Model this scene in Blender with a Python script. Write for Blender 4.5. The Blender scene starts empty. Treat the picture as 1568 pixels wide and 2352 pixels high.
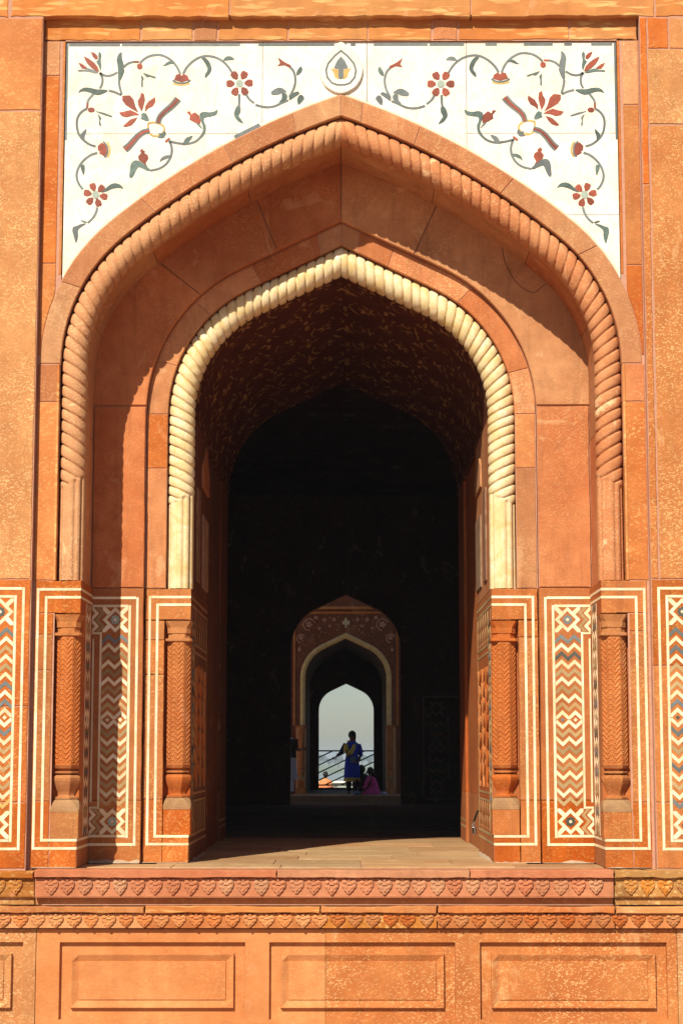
import bpy, bmesh, math, random
from mathutils import Vector, Matrix
random.seed(7)
R = math.radians
scene = bpy.context.scene
col = scene.collection

# ------------------------------------------------------------------ camera
cam_data = bpy.data.cameras.new('camera')
cam = bpy.data.objects.new('camera', cam_data)
col.objects.link(cam)
cam_data.sensor_fit = 'HORIZONTAL'
cam_data.sensor_width = 36.0
cam_data.lens = 36.0 * 4360.0 / 1568.0
cam_data.clip_start = 0.1
cam_data.clip_end = 20000
cam.location = (0.079, -18.84, 1.08)
cam.rotation_euler = (R(90 + 7.371), 0, R(0.223))
scene.camera = cam

# ------------------------------------------------------------------ sky + sun
SUN_EL, SUN_AZ = 41.5, 21.0           # azimuth: degrees towards the left of straight-on
world = bpy.data.worlds.new('World')
scene.world = world
world.use_nodes = True
wn = world.node_tree
wn.nodes.clear()
sky = wn.nodes.new('ShaderNodeTexSky')
sky.sky_type = 'NISHITA'
sky.sun_disc = False
sky.sun_elevation = R(SUN_EL)
sky.sun_rotation = R(180 + SUN_AZ)
sky.air_density = 1.0
sky.dust_density = 0.7
sky.ozone_density = 2.5
bg = wn.nodes.new('ShaderNodeBackground')
bg.inputs['Strength'].default_value = 0.06
wo = wn.nodes.new('ShaderNodeOutputWorld')
wn.links.new(sky.outputs[0], bg.inputs[0])
wn.links.new(bg.outputs[0], wo.inputs[0])

sun_data = bpy.data.lights.new('sun', 'SUN')
sun_data.energy = 5.0
sun_data.angle = R(0.55)
sun_data.color = (1.0, 0.91, 0.76)
sun = bpy.data.objects.new('sun', sun_data)
col.objects.link(sun)
tosun = Vector((-math.sin(R(SUN_AZ)) * math.cos(R(SUN_EL)), -math.cos(R(SUN_AZ)) * math.cos(R(SUN_EL)), math.sin(R(SUN_EL))))
sun.rotation_euler = tosun.to_track_quat('Z', 'Y').to_euler()
sun.location = (-12, -30, 30)

vs = scene.view_settings
vs.view_transform = 'Standard'
vs.look = 'None'
vs.exposure = 0.32
vs.gamma = 1.0
vs.use_curve_mapping = False
scene.cycles.max_bounces = 6
scene.cycles.diffuse_bounces = 4
scene.cycles.volume_bounces = 0

# ------------------------------------------------------------------ materials
def nodes_of(name):
    m = bpy.data.materials.new(name)
    m.use_nodes = True
    nt = m.node_tree
    nt.nodes.clear()
    out = nt.nodes.new('ShaderNodeOutputMaterial')
    b = nt.nodes.new('ShaderNodeBsdfPrincipled')
    nt.links.new(b.outputs[0], out.inputs[0])
    return m, nt, b

class NB:
    """tiny node builder"""
    def __init__(s, nt):
        s.nt = nt
    def n(s, t, **kw):
        o = s.nt.nodes.new(t)
        for k, v in kw.items():
            setattr(o, k, v)
        return o
    def l(s, a, b):
        s.nt.links.new(a, b)
    def pos(s, scale=(1, 1, 1), rot=(0, 0, 0)):
        g = s.n('ShaderNodeNewGeometry')
        mp = s.n('ShaderNodeMapping')
        mp.inputs['Scale'].default_value = scale
        mp.inputs['Rotation'].default_value = rot
        s.l(g.outputs['Position'], mp.inputs['Vector'])
        return mp.outputs[0]
    def noise(s, vec, scale, detail=3, rough=.55, dist=0):
        t = s.n('ShaderNodeTexNoise')
        t.inputs['Scale'].default_value = scale
        t.inputs['Detail'].default_value = detail
        t.inputs['Roughness'].default_value = rough
        t.inputs['Distortion'].default_value = dist
        s.l(vec, t.inputs['Vector'])
        return t.outputs['Fac']
    def ramp(s, fac, a, b, va=0.0, vb=1.0):
        t = s.n('ShaderNodeMapRange')
        t.inputs['From Min'].default_value = a
        t.inputs['From Max'].default_value = b
        t.inputs['To Min'].default_value = va
        t.inputs['To Max'].default_value = vb
        s.l(fac, t.inputs['Value'])
        return t.outputs[0]
    def mix(s, fac, a, b, blend='MIX'):
        t = s.n('ShaderNodeMix', data_type='RGBA', blend_type=blend)
        for i, v in ((0, fac), (6, a), (7, b)):
            if hasattr(v, 'links'):
                s.l(v, t.inputs[i])
            elif i == 0:
                t.inputs[i].default_value = v
            else:
                t.inputs[i].default_value = (*v, 1)
        return t.outputs[2]
    def math(s, op, a, b):
        t = s.n('ShaderNodeMath', operation=op)
        for i, v in ((0, a), (1, b)):
            if hasattr(v, 'links'):
                s.l(v, t.inputs[i])
            else:
                t.inputs[i].default_value = v
        return t.outputs[0]
    def rnd(s):
        return s.n('ShaderNodeObjectInfo').outputs['Random']
    def bump(s, bsdf, h, strength=.3, dist=.01):
        b = s.n('ShaderNodeBump')
        b.inputs['Strength'].default_value = strength
        b.inputs['Distance'].default_value = dist
        s.l(h, b.inputs['Height'])
        s.l(b.outputs[0], bsdf.inputs['Normal'])

def stone(name, c1, c2, speck_col=(.78, .47, .2), speck=.3, var=.16, sscale=27, stretch=(1, 1, 1.5), worn=(.66, .33, .16), wear=.25, rough=.85, bump=.35, streak=0.0, dark=.35, wst=(1, 1, .7), flat=False):
    m, nt, b = nodes_of(name)
    k = NB(nt)
    p = k.pos()
    big = k.noise(p, 1.1, 2, .6, .4)
    mid = k.noise(p, 7, 3, .6)
    fine = k.noise(p, 60, 1, .6)
    c = k.mix(k.ramp(big, .36, .64), c1, c2)
    c = k.mix(k.ramp(mid, .35, .75, 0, .55), c, tuple(x * .72 for x in c1))
    # pale worn patches with an outline of their own
    w = k.noise(k.pos(wst), 2.3, 4, .68, .8)
    c = k.mix(k.ramp(w, .60, .67, 0, wear), c, worn)
    # dark grime blotches
    g = k.noise(k.pos((1.2, 1.2, .6)), 1.7, 4, .7, .3)
    c = k.mix(k.ramp(g, .60, .74, 0, dark), c, tuple(x * .45 for x in c1))
    if streak > 0:
        st = k.noise(k.pos((3.2, 3.2, .35)), 2.6, 3, .65, .2)
        c = k.mix(k.ramp(st, .52, .66, 0, streak), c, tuple(x * .5 for x in c1))
    # cream flecks of the mottled sandstone, in patches
    vo = k.n('ShaderNodeTexVoronoi')
    vo.inputs['Scale'].default_value = sscale
    vo.inputs['Randomness'].default_value = 1.0
    vec = k.n('ShaderNodeVectorMath', operation='ADD')
    sc_ = k.n('ShaderNodeVectorMath', operation='SCALE')
    ns = k.n('ShaderNodeTexNoise')
    ns.inputs['Scale'].default_value = sscale * 1.3
    ns.inputs['Detail'].default_value = 1
    pst = k.pos(stretch, (0, .5, 0))
    k.l(pst, ns.inputs['Vector'])
    k.l(ns.outputs['Color'], sc_.inputs[0])
    sc_.inputs['Scale'].default_value = 1.3 / sscale
    k.l(pst, vec.inputs[0])
    k.l(sc_.outputs[0], vec.inputs[1])
    k.l(vec.outputs[0], vo.inputs['Vector'])
    sep = k.n('ShaderNodeSeparateColor')
    k.l(vo.outputs['Color'], sep.inputs[0])
    lim = k.math('MULTIPLY', sep.outputs[0], .62)
    sp = k.math('SUBTRACT', lim, vo.outputs['Distance'])
    mask = k.ramp(k.noise(p, 1.6, 2, .6), .32, .62, .12, 1.0)
    spk = k.math('MULTIPLY', k.ramp(sp, -.07, .13), k.math('MULTIPLY', mask, speck))
    c = k.mix(spk, c, speck_col)
    # every stone a little different
    hv = k.n('ShaderNodeHueSaturation')
    r = k.rnd()
    k.l(k.ramp(r, 0, 1, 1 - var, 1 + var), hv.inputs['Value'])
    r2 = k.math('FRACT', k.math('MULTIPLY', r, 17.31), 0)
    k.l(k.ramp(r2, 0, 1, .492, .508), hv.inputs['Hue'])
    k.l(k.ramp(r2, 0, 1, 1.05, .93), hv.inputs['Saturation'])
    k.l(c, hv.inputs['Color'])
    k.l(hv.outputs[0], b.inputs['Base Color'])
    b.inputs['Roughness'].default_value = rough
    b.inputs['Specular IOR Level'].default_value = .25
    h = k.math('ADD', k.math('MULTIPLY', fine, .5), k.math('ADD', k.math('MULTIPLY', mid, .8), k.math('MULTIPLY', sp, .25)))
    k.bump(b, h, bump, .012)
    return m

def marble(name, c1, c2, vein, rough=.4, veins=.35, var=.05, bump=.12, nscale=3.0, stain=0.0, scol=(.72, .58, .34)):
    m, nt, b = nodes_of(name)
    k = NB(nt)
    p = k.pos()
    c = k.mix(k.ramp(k.noise(p, nscale, 5, .6, .6), .38, .66), c1, c2)
    v = k.noise(k.pos((1, 1, .6), (0, .6, 0)), nscale * .9, 7, .7, 1.6)
    vv = k.math('ABSOLUTE', k.math('SUBTRACT', v, .5), 0)
    c = k.mix(k.ramp(vv, 0, .03, veins, 0), c, vein)
    c = k.mix(k.ramp(k.noise(k.pos((1, 1, 1.3)), nscale * .55, 4, .65, .5), .53, .68, 0, stain), c, scol)
    r = k.rnd()
    hv = k.n('ShaderNodeHueSaturation')
    k.l(k.ramp(r, 0, 1, 1 - var, 1 + var), hv.inputs['Value'])
    k.l(c, hv.inputs['Color'])
    k.l(hv.outputs[0], b.inputs['Base Color'])
    b.inputs['Roughness'].default_value = rough
    b.inputs['Specular IOR Level'].default_value = .3
    k.bump(b, k.noise(p, 40, 3), bump, .006)
    return m

def plain(name, c, rough=.7, var=.12, n=.25, metal=0, scale=18, spec=.3):
    m, nt, b = nodes_of(name)
    k = NB(nt)
    p = k.pos()
    cc = k.mix(k.ramp(k.noise(p, scale, 4, .6), .3, .7), c, tuple(x * (1 - n) for x in c))
    hv = k.n('ShaderNodeHueSaturation')
    k.l(k.ramp(k.rnd(), 0, 1, 1 - var, 1 + var), hv.inputs['Value'])
    k.l(cc, hv.inputs['Color'])
    k.l(hv.outputs[0], b.inputs['Base Color'])
    b.inputs['Roughness'].default_value = rough
    b.inputs['Metallic'].default_value = metal
    b.inputs['Specular IOR Level'].default_value = spec
    return m

MAT = {}
MAT['wall'] = stone('mottled_sandstone', (0.479, 0.181, 0.0533), (0.571, 0.243, 0.0774), (0.775, 0.517, 0.224), .75, .07, 46, worn=(0.714, 0.445, 0.206), wear=.4, dark=.45, streak=.15)
MAT['block'] = stone('red_sandstone', (0.469, 0.14, 0.0321), (0.571, 0.212, 0.0549), (0.765, 0.502, 0.183), .25, .14, 26)
MAT['lintel'] = stone('lintel_sandstone', (0.53, 0.189, 0.0458), (0.632, 0.278, 0.0778), (0.867, 0.614, 0.228), .5, .1, 9, (.35, 1, 2.6), wear=.4)
MAT['arch'] = stone('arch_sandstone', (0.469, 0.181, 0.0705), (0.571, 0.259, 0.107), (0.775, 0.528, 0.241), .4, .13, 46, wear=.35, worn=(0.694, 0.435, 0.224), streak=.2)
MAT['rope_red'] = stone('rope_sandstone', (.53, .225, .09), (.61, .31, .14), (.82, .56, .30), .4, .05, 40, worn=(.84, .60, .33), wear=.8, dark=.4, bump=.5)
MAT['tymp'] = stone('tympanum_sandstone', (0.459, 0.16, 0.0533), (0.561, 0.233, 0.0903), (0.734, 0.466, 0.206), .30, .12, 46, worn=(0.653, 0.373, 0.181), wear=.5, streak=.28, dark=.4)
MAT['dado'] = stone('dado_sandstone', (0.408, 0.106, 0.0183), (0.51, 0.162, 0.0321), (0.734, 0.47, 0.156), .35, .12, 38, wear=.12, streak=.3)
MAT['dadored'] = stone('dado_panel_sandstone', (0.367, 0.0949, 0.0201), (0.449, 0.135, 0.0274), (0.714, 0.447, 0.165), .15, .06, 38, wear=.05)
MAT['carved'] = stone('carved_sandstone', (0.428, 0.128, 0.0292), (0.51, 0.179, 0.0458), (0.734, 0.47, 0.165), .22, .08, 34, wear=.2, streak=.25)
MAT['slab'] = stone('ledge_sandstone', (.46, .18, .08), (.53, .235, .115), (.72, .45, .25), .15, .07, 36, (.5, 1, 2), wear=.3, streak=.15)
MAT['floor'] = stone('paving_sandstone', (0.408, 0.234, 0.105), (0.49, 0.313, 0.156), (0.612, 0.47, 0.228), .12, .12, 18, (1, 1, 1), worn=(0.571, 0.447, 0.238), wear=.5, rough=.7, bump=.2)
MAT['plinth'] = stone('plinth_sandstone', (0.551, 0.201, 0.0594), (0.632, 0.268, 0.0912), (0.765, 0.502, 0.201), .16, .05, 30, wear=.3, streak=.12, dark=.25)
MAT['plinth_sp'] = stone('mottled_plinth_sandstone', (0.459, 0.171, 0.0516), (0.551, 0.233, 0.0731), (0.765, 0.507, 0.224), .7, .07, 46, worn=(0.714, 0.445, 0.206), wear=.45, dark=.5, streak=.15)
MAT['weathered'] = stone('weathered_sandstone', (0.367, 0.135, 0.0274), (0.51, 0.224, 0.0458), (0.765, 0.559, 0.228), .5, .15, 20, wear=.5, dark=.7)
MAT['cap'] = stone('grey_worn_sandstone', (0.347, 0.189, 0.0824), (0.428, 0.268, 0.128), (0.51, 0.368, 0.183), .2, .1, 20)
MAT['jamb'] = stone('drip_stained_sandstone', (0.469, 0.151, 0.0366), (0.551, 0.212, 0.0594), (0.796, 0.559, 0.219), .35, .06, 30, worn=(0.816, 0.582, 0.228), wear=.9, wst=(2.2, 2.2, .35), dark=.15)
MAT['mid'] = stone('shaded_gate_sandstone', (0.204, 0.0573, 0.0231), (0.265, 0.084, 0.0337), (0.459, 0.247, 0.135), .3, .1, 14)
MAT['mortar'] = plain('mortar', (.50, .27, .16), .95, .0, .3)
MAT['joint'] = plain('pink_pointing', (.55, .29, .19), .95, .05, .2)
MAT['plaster'] = stone('flaking_plaster', (.26, .13, .07), (.34, .20, .12), (.5, .38, .25), .4, .1, 14, (1, 1, .5), worn=(.2, .07, .03), wear=.8)
MAT['marble'] = marble('white_marble', (.86, .82, .72), (.84, .76, .60), (.50, .44, .34), veins=.4, var=.06, stain=.3)
MAT['cream'] = marble('cream_marble', (.72, .54, .25), (.82, .72, .48), (.55, .36, .11), veins=.4, stain=.5, scol=(.60, .42, .16), nscale=5, var=.03)
MAT['line'] = marble('white_inlay', (.74, .60, .35), (.84, .76, .56), (.55, .42, .22), veins=.2, var=.13, nscale=6)
MAT['slate'] = plain('grey_slate_inlay', (.17, .20, .20), .5, .2, .3)
MAT['green'] = plain('green_stone_inlay', (.12, .175, .155), .5, .35, .45)
MAT['pale'] = plain('pale_green_inlay', (.38, .46, .38), .5, .1, .3)
MAT['red'] = plain('carnelian_inlay', (.33, .075, .042), .5, .25, .35)
MAT['ochre'] = plain('ochre_inlay', (.62, .42, .13), .5, .15, .2)
MAT['tan'] = stone('khaki_inlay', (.38, .26, .115), (.45, .32, .15), (.58, .44, .25), .3, .18, 30, wear=.1, bump=.1)
MAT['black'] = plain('dark_slate_inlay', (.09, .10, .085), .5, .3, .3)
MAT['dim'] = stone('shade_darkened_sandstone', (.13, .038, .012), (.17, .055, .018), (.4, .22, .1), .15, .12, 20)  # sandstone darkened so that the interior's shade is in the colour
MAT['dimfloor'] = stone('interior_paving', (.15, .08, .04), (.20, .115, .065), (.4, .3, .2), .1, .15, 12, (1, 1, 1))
MAT['iron'] = plain('dark_iron', (.012, .02, .014), .5, .05, .3, .6)
MAT['steel'] = plain('padlock_steel', (.5, .5, .5), .3, .0, .2, 1)

def painted_vault():
    """dark red vault with rows of cream rosettes and curling leaves, flaked away in patches"""
    m, nt, b = nodes_of('painted_vault')
    k = NB(nt)
    p = k.pos()
    g = k.n('ShaderNodeNewGeometry')
    sep = k.n('ShaderNodeSeparateXYZ')
    k.l(g.outputs['Position'], sep.inputs[0])
    x, y, z = sep.outputs
    wob = k.noise(p, 3.0, 2, .5)
    u = k.math('ADD', k.math('MULTIPLY', k.math('ARCTAN2', k.math('SUBTRACT', z, 4.3), x), 1.75), k.math('MULTIPLY', wob, .12))
    v = k.math('ADD', y, k.math('MULTIPLY', wob, .2))
    def cell(du, dv, pu, pv):
        fu = k.math('SUBTRACT', k.math('FRACT', k.math('DIVIDE', k.math('ADD', u, du), pu), 0), .5)
        fv = k.math('SUBTRACT', k.math('FRACT', k.math('DIVIDE', k.math('ADD', v, dv), pv), 0), .5)
        r = k.math('SQRT', k.math('ADD', k.math('MULTIPLY', fu, fu), k.math('MULTIPLY', fv, fv)), 0)
        a = k.math('ARCTAN2', fv, fu)
        return r, a
    r, a = cell(0, 0, .46, .95)
    pet = k.math('ADD', .17, k.math('MULTIPLY', k.math('COSINE', k.math('MULTIPLY', a, 6), 0), .07))
    ros = k.math('MULTIPLY', k.ramp(k.math('SUBTRACT', pet, r), 0, .02), k.ramp(r, .05, .07))
    curl = k.math('MULTIPLY', k.ramp(k.math('ABSOLUTE', k.math('SUBTRACT', r, k.math('ADD', .37, k.math('MULTIPLY', k.math('SINE', k.math('MULTIPLY', a, 3), 0), .05))), 0), .018, .035, 1, 0), k.ramp(k.math('SINE', k.math('ADD', k.math('MULTIPLY', a, 2), 1), 0), -.2, .1))
    r2, a2 = cell(.23, .475, .46, .95)
    pe2 = k.math('ADD', .15, k.math('MULTIPLY', k.math('COSINE', k.math('MULTIPLY', a2, 4), 0), .11))
    lea = k.ramp(k.math('SUBTRACT', pe2, r2), 0, .02)
    f = k.math('MAXIMUM', k.math('MAXIMUM', ros, lea), curl)
    f = k.math('MULTIPLY', f, k.ramp(k.noise(p, 5.5, 3, .65), .44, .58))
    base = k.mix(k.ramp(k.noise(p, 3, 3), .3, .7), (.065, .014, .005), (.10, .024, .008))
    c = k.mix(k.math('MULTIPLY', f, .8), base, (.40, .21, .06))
    k.l(c, b.inputs['Base Color'])
    b.inputs['Roughness'].default_value = .8
    b.inputs['Specular IOR Level'].default_value = .15
    return m
MAT['vault'] = painted_vault()

# ------------------------------------------------------------------ object helpers
def link(o, parent):
    col.objects.link(o)
    if parent is not None:
        o.parent = parent
    return o
def mesh(name, verts, faces, smooth=False):
    me = bpy.data.meshes.new(name)
    me.from_pydata([tuple(v) for v in verts], [], faces)
    if smooth:
        me.polygons.foreach_set('use_smooth', [True] * len(me.polygons))
    me.update()
    return me
def obj(name, me, mat, parent, label=None, loc=None):
    o = bpy.data.objects.new(name, me)
    if mat is not None and not me.materials:
        me.materials.append(MAT[mat] if isinstance(mat, str) else mat)
    if loc is not None:
        o.location = loc
    if label:
        o['label'] = label
    return link(o, parent)
def empty(name, loc=(0, 0, 0), parent=None):
    o = bpy.data.objects.new(name, None)
    o.empty_display_size = .2
    o.location = loc
    return link(o, parent)
def thing(name, label, cat, loc=(0, 0, 0), group=None):
    o = empty(name, loc)
    o['label'] = label
    o['category'] = cat
    if group:
        o['group'] = group
    return o
def tag(o, label, cat, group=None):
    o['label'] = label
    o['category'] = cat
    if group:
        o['group'] = group
    return o

class Plane:
    """maps (u, v, n) on a wall face to the world; n points out of the wall"""
    def __init__(s, o, du, dv, dn):
        s.o, s.du, s.dv, s.dn = Vector(o), Vector(du), Vector(dv), Vector(dn)
        s.hand = s.du.cross(s.dv).dot(s.dn) > 0
    def __call__(s, u, v, n=0.0):
        return s.o + s.du * u + s.dv * v + s.dn * n
def front(Y):
    return Plane((0, Y, 0), (1, 0, 0), (0, 0, 1), (0, -1, 0))
def side(X, s):
    """wall face at x = X looking towards -s (s=-1: a left jamb facing right); u = depth Y"""
    return Plane((X, 0, 0), (0, 1, 0), (0, 0, 1), (-s, 0, 0))

def area(poly):
    return .5 * sum(a[0] * b[1] - b[0] * a[1] for a, b in zip(poly, poly[1:] + poly[:1]))
def inset(poly, d):
    """move every edge of a CCW polygon inwards by d"""
    n = len(poly)
    out = []
    for i in range(n):
        p0, p1, p2 = poly[i - 1], poly[i], poly[(i + 1) % n]
        e1 = Vector((p1[0] - p0[0], p1[1] - p0[1]))
        e2 = Vector((p2[0] - p1[0], p2[1] - p1[1]))
        if e1.length < 1e-7 or e2.length < 1e-7:
            out.append(p1)
            continue
        e1.normalize(); e2.normalize()
        n1, n2 = Vector((-e1.y, e1.x)), Vector((-e2.y, e2.x))
        den = 1 + n1.dot(n2)
        if den < .3:
            den = .3
        q = (n1 + n2) * (d / den)
        out.append((p1[0] + q.x, p1[1] + q.y))
    return out
def prism_data(pl, poly, top, bottom, bev=0.0):
    poly = [tuple(p) for p in poly]
    if area(poly) < 0:
        poly.reverse()
    n = len(poly)
    rings = []
    if bev > 0:
        rings.append([(p, top) for p in inset(poly, bev)])
        rings.append([(p, top - bev) for p in poly])
    else:
        rings.append([(p, top) for p in poly])
    rings.append([(p, bottom) for p in poly])
    verts = [pl(p[0], p[1], h) for r in rings for p, h in r]
    faces = [list(range(n))]
    for k in range(len(rings) - 1):
        a, b = k * n, (k + 1) * n
        for i in range(n):
            j = (i + 1) % n
            faces.append([a + i, b + i, b + j, a + j])
    if not pl.hand:
        faces = [f[::-1] for f in faces]
    return verts, faces
def prism(name, pl, poly, top, bottom, mat, parent, bev=0.0, label=None):
    v, f = prism_data(pl, poly, top, bottom, bev)
    return obj(name, mesh(name, v, f), mat, parent, label)
def rect(u0, u1, v0, v1):
    return [(u0, v0), (u1, v0), (u1, v1), (u0, v1)]
def slabstone(name, pl, u0, u1, v0, v1, mat, parent, top=0.0, depth=.12, bev=.006, gap=.003):
    return prism(name, pl, rect(min(u0, u1) + gap, max(u0, u1) - gap, v0 + gap, v1 - gap), top, top - depth, mat, parent, bev)
def roughstone(name, pl, u0, u1, v0, v1, mat, parent, top=0.0, depth=.12, amp=.012, seed=0, gap=.003, step=.06):
    """stone block with chipped, wandering edges"""
    rnd = random.Random(seed)
    u0, u1 = min(u0, u1) + gap, max(u0, u1) - gap
    v0, v1 = v0 + gap, v1 - gap
    pts = []
    def run(a, b, nx, ny):
        L = math.hypot(b[0] - a[0], b[1] - a[1])
        n = max(2, int(L / step))
        w = 0
        for i in range(n):
            t = i / n
            w = max(0, min(amp, w + rnd.uniform(-.6, .6) * amp))
            if i == 0:
                w = rnd.uniform(0, amp)
            pts.append((a[0] + (b[0] - a[0]) * t + nx * w, a[1] + (b[1] - a[1]) * t + ny * w))
    run((u0, v0), (u1, v0), 0, 1)
    run((u1, v0), (u1, v1), -1, 0)
    run((u1, v1), (u0, v1), 0, -1)
    run((u0, v1), (u0, v0), 1, 0)
    return prism(name, pl, pts, top, top - depth, mat, parent, min(.008, amp * .8))
def box_data(x0, x1, y0, y1, z0, z1):
    v = [(x, y, z) for z in (z0, z1) for y in (y0, y1) for x in (x0, x1)]
    f = [[0, 2, 3, 1], [4, 5, 7, 6], [0, 1, 5, 4], [2, 6, 7, 3], [0, 4, 6, 2], [1, 3, 7, 5]]
    return v, f
def box(name, x0, x1, y0, y1, z0, z1, mat, parent, label=None):
    v, f = box_data(min(x0, x1), max(x0, x1), y0, y1, z0, z1)
    return obj(name, mesh(name, v, f), mat, parent, label)
class Buf:
    def __init__(s):
        s.v, s.f = [], []
    def add(s, vf):
        b = len(s.v)
        s.v += [tuple(x) for x in vf[0]]
        s.f += [[i + b for i in q] for q in vf[1]]
        return s

# ------------------------------------------------------------------ arches
OUTER = (2.6069, 5.0537, 1.4931, .8643, 7.41)
INNER = (1.572, 4.714, 1.2385, 1.121, 6.25)
def arch_half(prm, off=0.0, base=None, n1=16, n2=18, nb=6):
    """points (x>=0, z) from the foot of the jamb up to the apex of a four-centred arch"""
    a, zs, r1, phi, za = prm
    c1x = a - r1
    C, S = math.cos(phi), math.sin(phi)
    dx, dz = -c1x, za - zs
    t = (r1 * r1 - dx * dx - dz * dz) / (2 * (dx * C + dz * S - r1))
    if t < 0 or t > 3000:
        t = 3000.0
    c2x, c2z = c1x - t * C, zs - t * S
    r1o, r2o = r1 + off, r1 + t + off
    pts = []
    if base is not None:
        for i in range(nb):
            pts.append((a + off, base + (zs - base) * i / nb))
    for i in range(n1):
        g = phi * i / n1
        pts.append((c1x + r1o * math.cos(g), zs + r1o * math.sin(g)))
    e = math.acos(max(-1, min(1, -c2x / r2o)))
    for i in range(n2 + 1):
        g = phi + (e - phi) * i / n2
        pts.append((c2x + r2o * math.cos(g), c2z + r2o * math.sin(g)))
    pts[-1] = (0.0, pts[-1][1])
    return pts
def resample(pts, ts):
    L = [0]
    for a, b in zip(pts, pts[1:]):
        L.append(L[-1] + math.hypot(b[0] - a[0], b[1] - a[1]))
    out = []
    j = 0
    for t in ts:
        s = min(max(t, 0), 1) * L[-1]
        while j < len(L) - 2 and L[j + 1] < s:
            j += 1
        while j > 0 and L[j] > s:
            j -= 1
        q = (s - L[j]) / max(1e-9, L[j + 1] - L[j])
        out.append((pts[j][0] + (pts[j + 1][0] - pts[j][0]) * q, pts[j][1] + (pts[j + 1][1] - pts[j][1]) * q))
    return out
def plen(pts):
    return sum(math.hypot(b[0] - a[0], b[1] - a[1]) for a, b in zip(pts, pts[1:]))
def voussoirs(name, pl, ca, cb, cuts, s, mat, parent, top=0.0, depth=.1, bev=.006, gap=.003):
    """stones between two half-curves ca (outside) and cb (inside); cuts = list of t in 0..1"""
    L = plen(ca)
    for t0, t1 in zip(cuts, cuts[1:]):
        g = gap / L
        n = max(3, int((t1 - t0) * L / .12))
        ts = [t0 + g + (t1 - t0 - 2 * g) * i / n for i in range(n + 1)]
        A = resample(ca, ts)
        B = resample(cb, ts)
        poly = [(s * x, z) for x, z in A] + [(s * x, z) for x, z in reversed(B)]
        m = mat[int(random.random() * len(mat))] if isinstance(mat, (list, tuple)) else mat
        prism(name, pl, poly, top, top - depth, m, parent, bev)
def soffit(name, prm, off, s, y0, y1, mat, parent, base, ny=1, cuts=None, gap=.003, thick=.08):
    """underside of an arch as curved stones"""
    c = arch_half(prm, off, base)
    co = arch_half(prm, off + thick, base)
    cuts = cuts or [0, 1]
    L = plen(c)
    for t0, t1 in zip(cuts, cuts[1:]):
        g = gap / L
        n = max(4, int((t1 - t0) * L / .12))
        ts = [t0 + g + (t1 - t0 - 2 * g) * i / n for i in range(n + 1)]
        P, Q = resample(c, ts), resample(co, ts)
        v, f = [], []
        for (x, z), (xo, zo) in zip(P, Q):
            v += [(s * x, y0, z), (s * x, y1, z), (s * xo, y0, zo), (s * xo, y1, zo)]
        for i in range(n):
            a, b = 4 * i, 4 * i + 4
            q = [[a, a + 1, b + 1, b], [a + 2, b + 2, b + 3, a + 3], [a, b, b + 2, a + 2], [a + 1, a + 3, b + 3, b + 1]]
            f += q if s < 0 else [x[::-1] for x in q]
        e = [[0, 2, 3, 1], [4 * n, 4 * n + 1, 4 * n + 3, 4 * n + 2]]
        f += e if s < 0 else [x[::-1] for x in e]
        obj(name, mesh(name, v, f), mat, parent)
def rope(name, prm, c_off, Rr, s, yc, z_end, z_foot, mat, parent, pitch=.135, lobes_tilt=.66, flat=1.0, res=1.0, label=None):
    """twisted cable moulding running up the jamb and round half the arch, reeded below z_end"""
    path = arch_half(prm, c_off, z_foot, n1=30, n2=40, nb=24)
    L = plen(path)
    n = int(L / pitch * 16 * res)
    P = resample(path, [i / n for i in range(n + 1)])
    na = int(34 * res)
    amax = R(112)
    v, f = [], []
    sarc = 0
    for i, (x, z) in enumerate(P):
        if i:
            sarc += math.hypot(x - P[i - 1][0], z - P[i - 1][1])
        a, b = P[max(0, i - 1)], P[min(n, i + 1)]
        tx, tz = b[0] - a[0], b[1] - a[1]
        l = math.hypot(tx, tz)
        tx, tz = tx / l, tz / l
        nx, nz = tz, -tx                     # outwards (away from the opening)
        if i == n:
            # mitre at the apex: stay on x = 0
            nx, nz = 0.0, 1.0 / max(.2, nz) if nz else 1.0
        for j in range(na + 1):
            th = -amax + 2 * amax * j / na     # -: towards opening, +: away
            w = math.sin(th) if abs(th) < R(90) else math.copysign(1, th)
            ph = sarc / pitch - (.62 * w + .38 * th / R(90)) * lobes_tilt + .10 * math.sin(sarc * 2.3 + s) + .06 * math.sin(sarc * 7.1)
            c = ph - math.floor(ph)
            d = min(c, 1 - c)
            kk = math.sin(math.floor(ph) * 12.9898 + 4.1 * s) * 43758.5453
            rr = .985 + .028 * (kk - math.floor(kk)) - .065 * (1 - 2 * d) ** 2 - .15 * (1 - min(1, d / .13)) ** 1.3
            # reeds at the foot
            c = th / amax * 3.1 + .5
            c -= math.floor(c)
            d = min(c, 1 - c)
            rv = .97 - .05 * (1 - 2 * d) ** 2 - .17 * (1 - min(1, d / .16)) ** 1.3
            k = (z - (z_end - w * .06)) / .03
            k = max(0, min(1, k))
            r = Rr * (rr * k + rv * (1 - k))
            dn = r * math.sin(th)
            dy = r * math.cos(th)
            xx = x + nx * dn
            if i == n:
                xx = 0.0
            v.append((s * max(xx, 0), yc - dy * flat, z + nz * dn))
    m = na + 1
    for i in range(n):
        for j in range(na):
            q = [i * m + j, i * m + j + 1, (i + 1) * m + j + 1, (i + 1) * m + j]
            f.append(q if s > 0 else q[::-1])
    return obj(name, mesh(name, v, f, True), mat, parent, label)

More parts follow.
